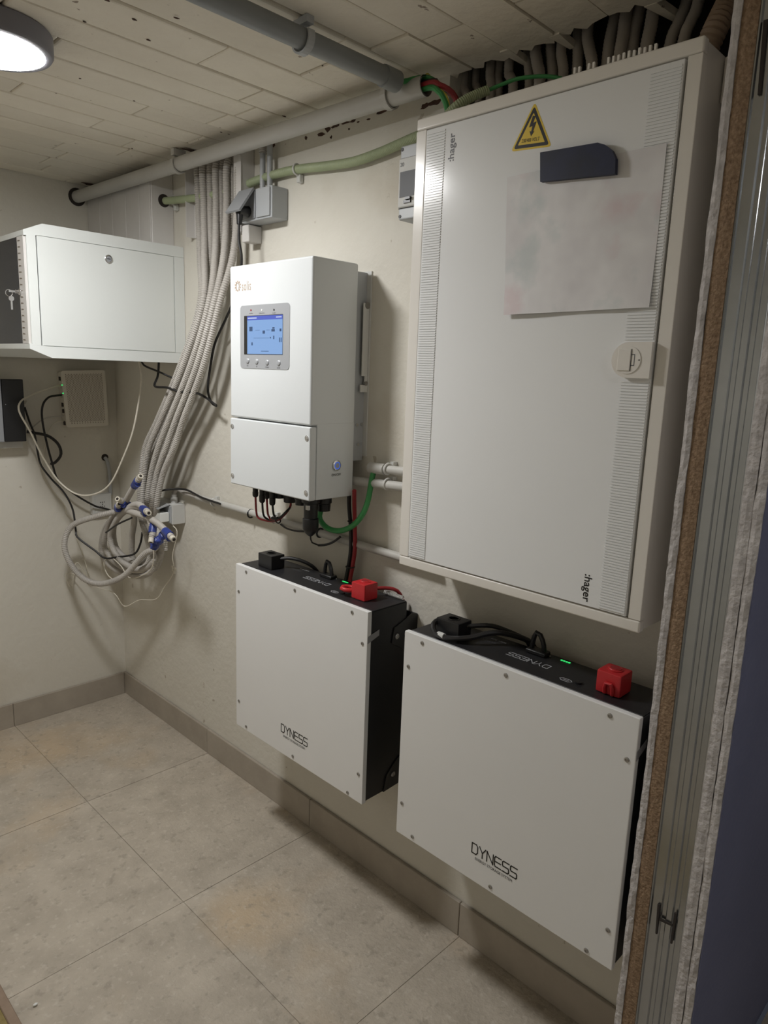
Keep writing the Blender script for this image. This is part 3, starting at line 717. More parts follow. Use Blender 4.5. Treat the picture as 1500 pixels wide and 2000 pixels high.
cable('phone_wire', [at(128, 822, y=-.02), at(112, 824, y=-.03), at(98, 836, y=-.02), at(90, 860, y=-.01), at(86, 930, y=-.01), at(125, 985, y=-.01), at(130, 1003, y=-.01), at(146, 1020, y=-.01), at(150, 1050, y=-.012), at(160, 1075, y=-.02), at(170, 1110, y=-.03), at(176, 1130, y=-.04), at(166, 1120, y=-.04), at(152, 1098, y=-.035), at(145, 1110, y=-.03), at(140, 1148, y=-.03), at(128, 1125, y=-.03), at(142, 1120, y=-.035), at(185, 1145, y=-.14), at(222, 1158, x=-.20), at(243, 1184, x=-.17), at(272, 1172, x=-.14), at(305, 1170, x=-.12), at(322, 1145, x=-.11), at(334, 1128, x=-.10), at(340, 1112, x=-.10), at(337, 1085, x=-.10), at(345, 1050, x=-.10), at(345, 1035, x=-.10), at(338, 1027, x=-.10)], .0018, 'wcable', 'thin cream phone wire dangling below the coil to the white adapter', 'wire')
cable('phone_wire', [at(300, 1040, x=-.15), at(298, 1105, x=-.14), at(275, 1125, x=-.15), at(252, 1128, x=-.16), at(236, 1105, x=-.16), at(215, 1088, x=-.17), at(203, 1100, x=-.17), at(210, 1122, x=-.17), at(225, 1135, x=-.16)], .0022, 'wcable', 'thin cream wire loop inside the conduit coil', 'wire')
s = MB(); c = at(341, 1115, x=-.10)
for i in range(5):
    a_ = c + Vector((random.uniform(-.006, .006), random.uniform(-.006, .006), random.uniform(-.016, .004))); s.cyl(a_, a_ + Vector((random.uniform(-.006, .006), random.uniform(-.004, .004), random.uniform(.012, .022))), .0032, .0028, 8)
tag(s.build('wire_connector', 'wcable'), 'tiny cream connector cluster on the dangling phone wire', 'connector')
cable('black_cable', [at(275, 702, y=-.47), at(282, 714, y=-.48), at(310, 726, y=-.53), at(345, 742, y=-.60), at(365, 750, y=-.70), at(385, 754, y=-.74)], .0036, 'blackc', 'short black cord from the network cabinet crossing the conduit bundle', 'cord')
cable('black_cable', [at(306, 962, x=-.10), at(322, 957, x=-.08), at(345, 955, x=-.05), at(365, 957, x=-.035), at(385, 967, x=-.030), at(400, 974, x=-.036), at(430, 984, x=-.036)], .0038, 'blackc', 'black cord draped over the start of the thin wall conduit', 'cord')
cable('black_cable', [at(207, 1040, x=-.22), at(230, 1024, x=-.22), at(258, 1011, x=-.2)], .0035, 'blackc', 'short black cable tie end crossing the conduit coil', 'cord')

# ================================================================== INVERTER
ix0, ix1 = -.2043, -.047; iy0, iy1 = -1.558, -1.190; iz0, iz1 = 1.161, 1.7816; izs = 1.3585
inv = thing('inverter', (-.12, -1.374, iz0), 'white solar hybrid inverter with a blue colour screen', 'inverter')
MB().box((ix0 + .0235, iy0 + .0006, iz0), (ix1, iy1 - .0006, izs + .01), .004, 2).build('lower_body', 'inv', inv, True)
MB().box((ix0, iy0, izs + .0015), (ix1, iy1, iz1), .006, 3).build('upper_body', 'inv', inv, True)
lc = MB().box((ix0 - .0008, iy0 - .0004, iz0), (ix0 + .0225, iy1 + .0004, izs - .0018), .004, 3).build('lower_cover', 'inv', inv, True, 'white screwed terminal cover')
for px, py in [(453, 832), (600, 856), (453.5, 928), (599, 963)]:
    c = at(px, py, x=ix0); c.y = min(max(c.y, iy0 + .012), iy1 - .012)
    sc = MB().rings([(0, .0075), (.0015, .0075), (.0016, .0055), (.0035, .005), (.0045, .003)], (ix0 - .0006, c.y, c.z), (-1, 0, 0), 16).build('screw', 'chrome', lc, True)
    MB().box((ix0 - .0056, c.y - .0006, c.z - .004), (ix0 - .0050, c.y + .0006, c.z + .004)).build('screw_slot', 'ink', sc) if False else None


def rrect(y0, y1, z0, z1, r, x, n=5):
    out = []
    for cy, cz, a0 in [(y0 - r, z1 - r, 0), (y1 + r, z1 - r, 90), (y1 + r, z0 + r, 180), (y0 - r, z0 + r, 270)]:
        for k in range(n + 1):
            t = math.radians(a0 + 90 * k / n); out.append(Vector((x, cy + r * math.cos(t), cz + r * math.sin(t))))
    return out


fr = fixn(MB().prism(rrect(-1.2437, -1.4685, 1.5005, 1.6722, .011, ix0 + .0005), (-.0016, 0, 0)).build('display_frame', 'alu', inv, label='silver rounded display surround'))
scx = ix0 - .0011
fixn(MB().prism(rrect(-1.2632, -1.4405, 1.5390, 1.6440, .002, scx), (-.0004, 0, 0)).build('screen_bezel', 'ink', fr))
scn = MB().box((scx - .0008, -1.4395, 1.5405), (scx - .0004, -1.2790, 1.6425)).build('screen', 'screen', inv, label='lit pale blue colour screen')
MB().box((scx - .0012, -1.4395, 1.6315), (scx - .0008, -1.2790, 1.6425)).build('header_bar', 'screenh', scn)
X_, Y_ = (0, -1, 0), (0, 0, 1)
for y0, z0, wd_, ht, mm in [(-1.282, 1.6355, .042, .003, 'screenw'), (-1.412, 1.6355, .024, .003, 'screenw'), (-1.290, 1.602, .014, .012, 'screeni'), (-1.352, 1.595, .010, .008, 'screeni'), (-1.396, 1.607, .009, .004, 'screeni'), (-1.392, 1.600, .014, .006, 'screeni'), (-1.400, 1.580, .004, .009, 'screeni'), (-1.385, 1.582, .004, .004, 'screeni'),
                            (-1.300, 1.564, .005, .008, 'screeni'), (-1.428, 1.600, .007, .007, 'screeni'), (-1.426, 1.572, .003, .012, 'screeni'), (-1.433, 1.572, .003, .012, 'screeni'), (-1.345, 1.5475, .034, .0018, 'screeni'), (-1.31, 1.583, .07, .0008, 'screeni'), (-1.318, 1.604, .02, .0008, 'screeni'), (-1.368, 1.604, .016, .0008, 'screeni')]:
    MB().box((scx - .0015, y0 - wd_, z0), (scx - .0008, y0, z0 + ht)).build('screen_mark', mm, scn)
for px, py, mm, lb in [(491, 606, 'redc', 'POWER'), (512, 605.5, 'white', 'OPERATION'), (536, 605, 'ink', 'ALARM')]:
    c = at(px, py, x=ix0); MB().cyl((ix0 - .0011, c.y, c.z), (ix0 - .0019, c.y, c.z), .0026, n=12).build('indicator_light', mm, fr)
    text(lb, .0048, (ix0 - .0012, c.y, c.z - .010), X_, Y_, 'inkg', fr, align='CENTER')
for px, py, lb in [(484.5, 705, 'ESC'), (502, 706.5, 'UP'), (522.5, 708, 'DOWN'), (545, 709, 'ENTER')]:
    c = at(px, py, x=ix0); MB().rings([(0, .0072), (.0016, .0072), (.0026, .006), (.0027, .003)], (ix0 - .0011, c.y, c.z), (-1, 0, 0), 18).build('button', 'alu', fr, True)
    text(lb, .0048, (ix0 - .0012, c.y, c.z - .0145), X_, Y_, 'inkg', fr, align='CENTER')
# sun emblem and name
c = at(464.5, 559, x=ix0)
s = MB()
for k in range(10):
    t = math.radians(90 + 36 * k); u = Vector((0, -math.cos(t), math.sin(t))); v = Vector((0, math.sin(t), math.cos(t)))
    p0 = c + u * .0100; p1_ = c + u * .0150
    s.prism([p0 - v * .0027, p0 + v * .0027, p1_ + v * .0012, p1_ - v * .0012], (-.0006, 0, 0))
s.strokes([[(-.005, -.0065), (-.0075, 0), (-.004, .0075), (.004, .0075), (.0075, 0), (.005, -.0065)]], c + Vector((-.0001, 0, 0)), X_, Y_, .0016, .0006)
fixn(s.build('sun_emblem', 'inkb', inv))
c = at(472.5, 568, x=ix0); text('solis', .037, c, X_, Y_, 'inkb', inv, 'name_lettering', stretch=.58, space=1.15)
# side button
c = at(657, 909, y=iy0)
MB().rings([(0, .0145), (.003, .0145), (.0045, .0125), (.0045, .0105), (.003, .0100)], (c.x, iy0, c.z), (0, -1, 0), 24).build('power_button', 'chrome', inv, True, 'round chrome power button with blue glow')
MB().torus((c.x, iy0 - .0042, c.z), (0, 1, 0), .0088, .0016, 24, 6).build('light_ring', 'led_b', inv, True)
MB().cyl((c.x, iy0 - .003, c.z), (c.x, iy0 - .0045, c.z), .0072, n=20).build('button_cap', 'alu', inv, True)
text('ON/OFF', .0095, (c.x, iy0 - .0002, c.z - .0285), (1, 0, 0), (0, 0, 1), 'ink', inv, align='CENTER')
# wall bracket / heat sink at the back
MB().box((ix1 - .0005, iy0 + .012, 1.258), (-.004, iy1 - .012, 1.764)).build('heat_sink', 'grey', inv)
br = MB().box((-.0045, iy0 - .004, 1.27), (-.0005, iy1 + .004, 1.768)).build('wall_bracket', 'lgrey', inv)
zA, zB, zC2, zD = at(716, 592, y=iy0).z, at(712, 735, y=iy0).z, at(711, 752, y=iy0).z, at(709, 766, y=iy0).z
MB().box((-.026, iy0 - .0005, zB), (-.0045, iy0 + .003, zA), .001, 1).build('side_rail', 'lgrey', br)
MB().box((-.014, iy0 - .0002, zC2), (-.0045, iy0 + .003, zB)).build('hook_neck', 'lgrey', br)
MB().box((-.030, iy0 - .0005, zD), (-.0045, iy0 + .003, zC2)).build('hook', 'lgrey', br)
MB().cyl((-.012, iy0 - .002, zA - .006), (-.012, iy0 + .004, zA - .006), .009, n=14).build('bolt', 'steel', br, True)
MB().cyl((-.010, iy0 - .002, zC2 + .004), (-.010, iy0 + .004, zC2 + .004), .006, n=14).build('bolt', 'steel', br, True)
for px, py in [(698, 830), (707, 829), (700, 868)]:
    c = at(px, py, y=iy0 + .008); MB().cyl((c.x, iy0 + .0125, c.z), (c.x, iy0 + .008, c.z), .0045, n=12).build('bolt', 'chrome', inv, True)
# connectors under the inverter
for i, (px, xx) in enumerate([(499, -.13), (512, -.15), (521, -.12), (532, -.15)]):
    c = at(px, 975, x=xx)
    MB().rings([(0, .010), (.006, .010), (.007, .0085), (.030, .0085), (.031, .0095), (.042 + .006 * (i % 2), .0088), (.046 + .006 * (i % 2), .006)], (xx, c.y, iz0), (0, 0, -1), 14).build('solar_connector', 'black', inv, True)
for px, xx, r_, h_ in [(545, -.12, .020, .034), (566, -.11, .022, .042), (588, -.13, .020, .036), (632, -.10, .023, .046)]:
    c = at(px, 985, x=xx)
    MB().rings([(0, r_), (h_ * .5, r_), (h_ * .55, r_ * .88), (h_, r_ * .82)], (xx, c.y, iz0), (0, 0, -1), 16).build('cable_gland', 'black', inv, True)
c = at(607, 1000, x=-.15)
sl = MB().rings([(0, .026), (.016, .026), (.018, .020), (.060, .019), (.062, .0225), (.090, .0225), (.104, .014), (.112, .005)], (-.15, c.y, iz0), (0, 0, -1), 18).build('antenna_connector', 'black', inv, True, 'large black round sleeve connector')
MB().box((-.172, c.y - .016, iz0 - .034), (-.166, c.y - .004, iz0 - .022)).build('label_sticker', 'lgrey', sl)
gx = c
# cables of the inverter
cols = ['redc', 'blackc', 'redc', 'blackc']; labs = ['first thin red cable from the left of four under the inverter', 'first thin black cable from the left of four under the inverter', 'second thin red cable of four looping under the inverter', 'second thin black cable of four looping under the inverter']
for i, (px, xx) in enumerate([(499, -.13), (512, -.15), (521, -.12), (532, -.15)]):
    st = at(px, 975, x=xx); st.z = iz0 - .045
    cable('solar_cable', [st, at(px + 2, 1003, x=xx), at(px + 8 - i, 1013 - i, x=-.13), at(528, 1018 - i * 2, x=-.12 - .003 * i), at(543, 1016 - i, x=-.115 - .004 * i), at(558, 1003 - i, x=-.11 - .004 * i), at(567, 990, x=-.10), at(568, 980, x=-.10)], .0032, cols[i], labs[i], group='solar cables under the inverter')
o = MB().torus(at(543, 1016, x=-.118), (0, -.8, .3), .009, .002, 14, 6); tag(o.build('cable_tie', 'black', None, True), 'black cable tie round the four thin solar cables', 'cable tie')
st = at(624, 1000, x=-.10)
cable('earth_cable', [Vector((-.10, at(630, 985, x=-.10).y, iz0 - .03)), at(624, 1010, x=-.10), at(633, 1026, x=-.10), at(648, 1035, x=-.095), at(668, 1036, x=-.09), at(690, 1026, x=-.08), at(708, 1005, x=-.065), at(718, 980, x=-.05), at(723, 955, x=-.04), at(727, 932, x=-.034), at(731, 918, x=-.03)], .0078, 'green', 'thick bright green earth cable looping from inverter to the wall conduits', n=12)
cable('battery_cable', [at(692, 958, x=-.06), at(692, 985, x=-.045), at(693, 1030, x=-.035), at(693, 1075, x=-.03), at(688, 1110, x=-.03), at(684, 1140, x=-.035), at(700, 1160, x=-.05), Vector((-.07, -1.665, .925))], .0062, 'redc', 'red battery cable running down the wall to the left battery', n=10)
cable('battery_cable', [at(682, 962, x=-.055), at(682, 990, x=-.045), at(685, 1030, x=-.035), at(685, 1075, x=-.03), at(680, 1110, x=-.03), at(675, 1136, x=-.035), at(672, 1150, x=-.05)], .006, 'blackc', 'black battery cable running down the wall to the left battery', n=10)
for py in (1018, 1107):
    c = at(688 if py < 1100 else 684, py, x=-.035); tag(MB().torus(c, (0, 0, 1), .0125, .0018, 16, 6).build('cable_tie', 'black', None, True), ('upper' if py < 1100 else 'lower') + ' black cable tie round the red and black battery cables', 'cable tie')
cable('signal_cable', [Vector((-.15, gx.y, iz0 - .110)), at(608, 1058, x=-.145), at(615, 1062, x=-.13), at(625, 1066, x=-.10)], .0022, 'blackc', 'thin dark wire hanging from the round sleeve connector', 'wire')
cable('cable_tie', [at(622, 1065, x=-.05), at(636, 1064, x=-.048), at(650, 1059, x=-.045), at(660, 1052, x=-.042), at(666, 1047, x=-.036)], .0036, 'blackc', 'loose black tie tail under the green cable', 'cable tie')
for px, py in [(490, 1001), (625, 1046)]:
    c = at(px, py, x=-.02); tag(MB().torus((-.02, c.y, zc_ + .002), (0, 1, 0), .0135, .0028, 16, 6).build('cable_tie', 'black', None, True), ('left' if px < 500 else 'right') + ' black tie strapped round the thin wall conduit', 'cable tie')
cable('signal_cable', [at(548, 1024, x=-.033), at(560, 1032, x=-.035), at(578, 1037, x=-.035), at(596, 1038, x=-.034)], .003, 'blackc', 'thin black cable lying along the wall conduit below the inverter', 'wire')

# conduits into the left side of the big cabinet
hc = thing('conduit_pipe', (-.03, -1.7, 1.247), 'upper short grey conduit with coupling entering the electrical cabinet', 'pipe')
MB().cyl((-.03, -1.612, 1.246), (-.03, -1.847, 1.254), .0118, n=16).build('tube', 'pipe', hc, True)
MB().cyl((-.03, -1.608, 1.2455), (-.03, -1.665, 1.2475), .0150, n=16).build('coupling', 'pipe', hc, True)
hc2 = thing('conduit_pipe', (-.03, -1.7, 1.207), 'lower short grey conduit entering the electrical cabinet', 'pipe')
MB().cyl((-.03, -1.525, 1.200), (-.03, -1.847, 1.214), .0128, n=16).build('tube', 'pipe', hc2, True)
for hh, zz in [(hc, 1.25), (hc2, 1.209)]:
    MB().torus((-.03, -1.675, zz), (0, 1, .04), .0145, .0028, 16, 6).box((-.016, -1.681, zz + .009), (-.001, -1.669, zz + .018)).build('conduit_clip', 'lgrey', hh, True)

# ================================================================== BREAKER BOX
bk = thing('breaker_box', (-.05, -1.79, 1.85), 'small grey breaker box tucked behind the electrical cabinet', 'breaker box')
ka, kb = -1.745, -1.846
MB().box((-.1, kb, 1.858), (-.0005, ka, 2.021), .004, 2).build('housing', 'grey', bk, True)
MB().box((-.106, kb + .0005, 1.884), (-.1002, ka - .002, 1.992), .002, 1).build('window_frame', 'lgrey', bk)
MB().box((-.1068, kb + .001, 1.906), (-.1062, ka - .008, 1.962), .0002, 1).build('window', 'clear', bk)
MB().box((-.109, -1.79, 1.892), (-.1062, -1.768, 1.898)).box((-.113, -1.792, 1.8985), (-.1062, -1.776, 1.904)).build('toggle', 'black', bk)
text('20', .012, (-.1064, -1.752, 1.974), X_, Y_, 'inkg', bk)
MB().box((-.1013, kb + .001, 1.8825), (-.1002, ka - .001, 1.884)).box((-.1013, kb + .001, 1.992), (-.1002, ka - .001, 1.9935)).build('seam', 'ink', bk)
MB().cyl((-.06, -1.79, 1.842), (-.06, -1.79, 1.858), .022, n=18).build('gland', 'grey', bk, True)
for zz in (1.866, 2.013):
    MB().cyl((-.1002, ka - .006, zz), (-.1012, ka - .006, zz), .004, n=10).build('screw', 'ink', bk)

# ================================================================== ELECTRICAL CABINET
hy0, hy1, hz0, hz1 = -2.460, -1.8489, 1.0456, 2.0423; hx = -.160
hg = thing('electrical_cabinet', (-.08, -2.15, hz0), 'large warm white wall-mounted electrical distribution cabinet', 'cabinet')
MB().box((hx + .012, hy0 + .002, hz0 + .002), (-.0005, hy1 - .002, hz1 - .002), .003, 2).build('body', 'hag', hg, True)
dy0, dy1, dz0, dz1 = -2.4335, -1.8795, 1.0705, 2.0165
rail = .026
MB().box((hx, hy0, dz1 + .0012), (hx + .02, hy1, hz1), .004, 3).build('frame_rail', 'hag', hg, True)
MB().box((hx, hy0, hz0), (hx + .02, hy1, dz0 - .0012), .004, 3).build('frame_rail', 'hag', hg, True)
MB().box((hx + .0002, dy1 + .0018, dz0 - .0008), (hx + .02, hy1, dz1 + .0008), .002, 2).build('frame_stile', 'hag', hg, True)
MB().box((hx + .0002, hy0, dz0 - .0008), (hx + .02, dy0 - .0018, dz1 + .0008), .002, 2).build('frame_stile', 'hag', hg, True)
dxf = hx - .002
door = MB().box((dxf, dy0 + .0012, dz0 + .0014), (hx + .011, dy1 - .0012, dz1 - .0022), .0015, 2).build('door', 'door', hg, True, 'smooth grey white door')
for ya_, yb_ in [(-1.884, -1.9335), (-2.377, -2.4295)]:
    s = MB(); n = 176
    for i in range(n):
        zz = dz0 + .006 + (dz1 - dz0 - .014) * i / n
        if ya_ < -2 and 1.505 < zz < 1.572: continue
        s.box((dxf - .0016, yb_, zz), (dxf, ya_, zz + .0032))
    r_ = s.build('ribbed_strip', 'door', door); r_['kind'] = 'stuff'
# latch
lt = MB(); yc, zc2 = -2.395, 1.539
pts = [Vector((dxf, -2.4325, zc2 - .031)), Vector((dxf, -2.4325, zc2 + .031))]
pts += [Vector((dxf, yc + .004 + .031 * math.sin(t), zc2 + .031 * math.cos(t))) for t in [math.pi * k / 14 for k in range(15)]]
latch = fixn(lt.prism(pts, (-.010, 0, 0)).build('latch_plate', 'hag', door, label='cream latch with half-round end'))
fixn(MB().prism([Vector((dxf - .0102, yc + .004 + .024 * math.cos(t), zc2 + .024 * math.sin(t))) for t in [6.2832 * k / 32 for k in range(32)]], (-.0012, 0, 0)).build('latch_disc', 'hag', latch))
lh = MB().box((dxf - .0135, yc - .002, zc2 - .019), (dxf - .0112, yc + .022, zc2 + .019), .001, 1).build('latch_handle', 'hag', latch)
MB().box((dxf - .0117, yc - .0032, zc2 - .019), (dxf - .0112, yc - .002, zc2 + .019)).box((dxf - .0117, yc - .0082, zc2 - .010), (dxf - .0112, yc - .0032, zc2 - .0085)).box((dxf - .0117, yc - .0082, zc2 + .0085), (dxf - .0112, yc - .0032, zc2 + .010)).box((dxf - .0117, yc - .0092, zc2 - .010), (dxf - .0112, yc - .0080, zc2 + .010)).build('latch_gap', 'inkg', latch)
MB().cyl((dxf - .0112, yc - .0175, zc2), (dxf - .0118, yc - .0175, zc2), .0013, n=8).build('pin_mark', 'ink', latch)
# maker's lettering on both ends of the door
c = at(886, 315, x=dxf); text(':hager', .0225, (dxf, c.y, c.z), (0, 0, 1), (0, 1, 0), 'inkg', door, 'door_lettering', bold=.012)
c = at(1143, 1120, x=dxf); text(':hager', .0225, (dxf, c.y, c.z), (0, 0, -1), (0, -1, 0), 'ink', door, 'door_lettering', bold=.012)
# comb of the cable entry on top
s = MB(); ca, cb = -2.218, -2.378
s.box((-.150, cb, hz1 - .002), (-.144, ca, hz1 + .003)); n = 17
for i in range(n):
    if i in (2, 5, 6): continue
    yy = ca + (cb - ca) * (i + .3) / n; s.box((-.150, yy - .0042, hz1 + .003), (-.145, yy, hz1 + .013 + random.uniform(-.001, .001)))
s.build('entry_comb', 'hag', hg)
MB().box((-.075, -2.505, 1.965), (-.0005, -2.4605, 2.036), .002, 1).build('side_flange', 'hag', hg)

# warning sign
A_, B_, C_ = at(1045, 199, x=dxf), at(998, 296.5, x=dxf), at(1077.5, 286, x=dxf)
sg = thing('warning_sticker', (dxf, -2.15, 1.93), 'yellow triangular high-voltage warning sticker on the cabinet door', 'sticker')


def tri(k, off, rr):
    G = (A_ + B_ + C_) / 3; P = [G + (q_ - G) * k for q_ in (A_, B_, C_)]; out = []
    for i in range(3):
        p, a_, b_ = P[i], P[i - 1], P[(i + 1) % 3]
        u = p + (a_ - p).normalized() * rr; v = p + (b_ - p).normalized() * rr
        for t in (0, .25, .5, .75, 1): out.append(u.lerp(p, t).lerp(p.lerp(v, t), t))
    return [q_ + Vector((-off, 0, 0)) for q_ in out]


fixn(MB().prism(tri(1, 0, .008), (-.0004, 0, 0)).build('yellow_field', 'yellow', sg))
fixn(MB().prism(tri(.87, .0004, .006), (-.0003, 0, 0)).build('black_border', 'ink', sg))
fixn(MB().prism(tri(.66, .0007, .002), (-.0003, 0, 0)).build('inner_field', 'yellow', sg))
bo = [(1041, 226), (1046, 227), (1041.5, 240), (1048, 237), (1041, 257), (1043.5, 256), (1037, 266), (1034.5, 256), (1037.5, 257), (1040, 246), (1033.5, 249)]
fixn(MB().prism([at(px, py, x=dxf - .0011) for px, py in bo], (-.0003, 0, 0)).build('lightning_bolt', 'ink', sg))
c0, c1 = at(1019, 279.5, x=dxf), at(1057, 274, x=dxf); Xv = (c1 - c0).normalized(); Yv = Vector((-1, 0, 0)).cross(Xv)
text('230/400 VOLT', .0092, Vector((dxf - .0011, c0.y, c0.z)), Xv, Yv, 'ink', sg, stretch=.72)

# papers on the door under a navy holder
pp = thing('paper_sheet', (dxf, -2.26, 1.63), 'faded paper sheet hanging on the cabinet door below a navy holder', 'paper')
s = MB(); n = 12; xo = dxf - .0022; grid = []
for j in range(n + 1):
    for i in range(n + 1):
        u, v = i / n, j / n; yy = -2.100 - .318 * u - .018 * (1 - v) * (1 - u); zz = 1.624 + .262 * v + .004 * u
        cu = .006 * max(0, 1 - v * 2.2) ** 2 * (1 - .5 * u) + .0012 * math.sin(u * 9 + v * 4) + .0012
        grid.append((xo - cu, yy, zz))
o_ = len(grid); s.v = grid + [(a_ + .0008, b_, c_) for a_, b_, c_ in grid]
for j in range(n):
    for i in range(n):
        k = j * (n + 1) + i; s.f += [(k, k + 1, k + n + 2, k + n + 1), (k + o_, k + o_ + n + 1, k + o_ + n + 2, k + o_ + 1)]
bd = [i for i in range(n + 1)] + [(j + 1) * (n + 1) + n for j in range(n)] + [n * (n + 1) + i for i in range(n - 1, -1, -1)] + [j * (n + 1) for j in range(n - 1, 0, -1)]
for i in range(len(bd)): a_, b_ = bd[i], bd[(i + 1) % len(bd)]; s.f.append((a_, a_ + o_, b_ + o_, b_))
fixn(s.build('sheet', 'paper', pp, True))
fixn(MB().prism([Vector((xo - .0025, -2.13, 1.626)), Vector((xo - .0025, -2.40, 1.630)), Vector((xo - .0025, -2.40, 1.643)), Vector((xo - .0025, -2.13, 1.634))], (-.0006, 0, 0)).build('folded_edge', 'sticker', pp))
q_ = [at(px, py, x=dxf - .006) for px, py in [(1060, 300), (1060, 357), (1206, 342), (1207, 312), (1200, 296), (1186, 285), (1172, 281)]]
nv = fixn(MB().prism(q_, (-.009, 0, 0)).build('paper_holder', 'navy')); tag(nv, 'dark navy holder with rounded corner at the top of the paper', 'holder')
MB().prism([p + Vector((.0058, 0, 0)) for p in q_][::-1], (0, 0, 0)) if False else None

# conduits rising into the ceiling opening above the cabinet
def hose(pts, r, m, i, lab): 
    o = MB().tube(pts, r, 10, corr=.008, dep=.93).build('corrugated_conduit', m, None, True); tag(o, lab, 'conduit', 'conduits above the electrical cabinet')


HS = [((912, 200), (907, 156), .0115), ((935, 195), (930, 150), .0115), ((958, 190), (958, 132), .0125), ((973, 180), (975, 130), .0125), ((1002, 175), (994, 128), .0125), ((1034, 168), (1032, 88), .0125), ((1054, 162), (1046, 80), .0145), ((1079, 155), (1077, 78), .0135), ((1100, 150), (1097, 85), .0125), ((1127, 142), (1130, 58), .0135), ((1156, 134), (1148, 55), .0135),
      ((1186, 124), (1202, 32), .0145), ((1210, 116), (1224, 22), .0145), ((1233, 108), (1250, 14), .0145), ((1262, 100), (1278, 10), .0145), ((1308, 90), (1343, -4), .0125), ((1335, 82), (1366, -4), .0125)]
for i, (a_, b_, r_) in enumerate(HS):
    xx = .03 + .02 * (i % 2)
    p0 = at(*a_, x=xx); p1_ = at(*b_, x=xx + .02); d_ = (p1_ - p0)
    lo = p0 - d_ * ((p0.z - 1.992) / max(d_.z, .05)); hi = p1_ + d_ * ((2.37 - p1_.z) / max(d_.z, .05))
    mid = p0.lerp(p1_, .5); lo = Vector((xx - .01, p0.y + (p0.y - p1_.y) * .3, 1.99)); hi = Vector((min(p1_.x + .03, .14), p1_.y + (p1_.y - p0.y) * .5, 2.37))
    hose([lo, p0, mid + Vector((random.uniform(-.002, .002), random.uniform(-.0015, .0015), 0)), p1_, hi], r_ * .88, 'conduitd', i, f'dusty grey corrugated conduit above the electrical cabinet, {ORD[i]} from the left')
a_, b_ = at(1392, 80, x=-.03), at(1425, 0, x=.0)
o = MB().tube([Vector((-.03, a_.y + .02, 2.044)), a_ + Vector((0, 0, .012)), b_, b_ + (b_ - a_) * .5], .022, 12, corr=.009).build('corrugated_conduit', 'conduitb', None, True); tag(o, 'thick brown corrugated conduit at the right end above the electrical cabinet', 'conduit', 'conduits above the electrical cabinet')
g0, g1 = at(893, 206, x=-.10), at(954, 176, x=-.05)
o = thing('corrugated_conduit', g0, 'pale green corrugated conduit stub lying on top of the electrical cabinet', 'conduit')
MB().tube([g0 + Vector((-.0, .03, -.016)), g0, g0.lerp(g1, .5) + Vector((0, 0, .003)), g1], .0105, 12, corr=.0045).build('hose', 'gconduit', o, True)
cable('earth_cable', [g0.lerp(g1, .6), g1, at(985, 163, x=-.04), at(1010, 154, x=-.035), at(1040, 150, x=-.03), at(1065, 149, x=-.02), at(1095, 153, x=-.01), at(1110, 165, x=0.0)], .004, 'green', 'green wire arching from the pale green stub across the grey conduits')
# wooden rib stubs left in the ceiling opening
for i, (pa, pb) in enumerate([((985, 100), (1030, 128)), ((1082, 70), (1118, 95)), ((1270, 10), (1330, 45))]):
    A3 = at(*pa, z=ZC - .002); B3 = at(*pb, z=ZC - .004); B3.x = min(B3.x, .12)
    fixn(MB().prism([A3 + Vector((0, .012, 0)), A3 + Vector((0, -.012, 0)), B3 + Vector((0, -.006, 0)), B3 + Vector((0, .006, 0))], (0, 0, .014)).build('mortar_rib', 'ceil', ceiling))

# ================================================================== BATTERIES
bx0 = -.1902; BW, BH, BT = .5875, .5373, .0148; ay, az = -1.1919, .3732
DY = [[[(0, 0), (0, 1), (.72, 1), (.95, .8), (.95, .2), (.72, 0), (0, 0)]], [[(0, 1), (.5, .48), (1, 1)], [(.5, .48), (.5, 0)]], [[(0, 0), (0, 1), (1, 0), (1, 1)]],
      [[(1, 1), (.15, 1), (0, .85), (0, .15), (.15, 0), (1, 0)], [(0, .5), (.95, .5)]], [[(1, 1), (.15, 1), (0, .9), (0, .6), (.1, .5), (.9, .5), (1, .4), (1, .1), (.85, 0), (0, 0)]], [[(1, 1), (.15, 1), (0, .9), (0, .6), (.1, .5), (.9, .5), (1, .4), (1, .1), (.85, 0), (0, 0)]]]


def dyness(s, o, X, Y, h, wl, gap, wd):
    k = 0
    for L_ in DY:
        s.strokes([[(k + a_ * wl, b_ * h) for a_, b_ in ln] for ln in L_], o, X, Y, wd, .0005); k += wl + gap


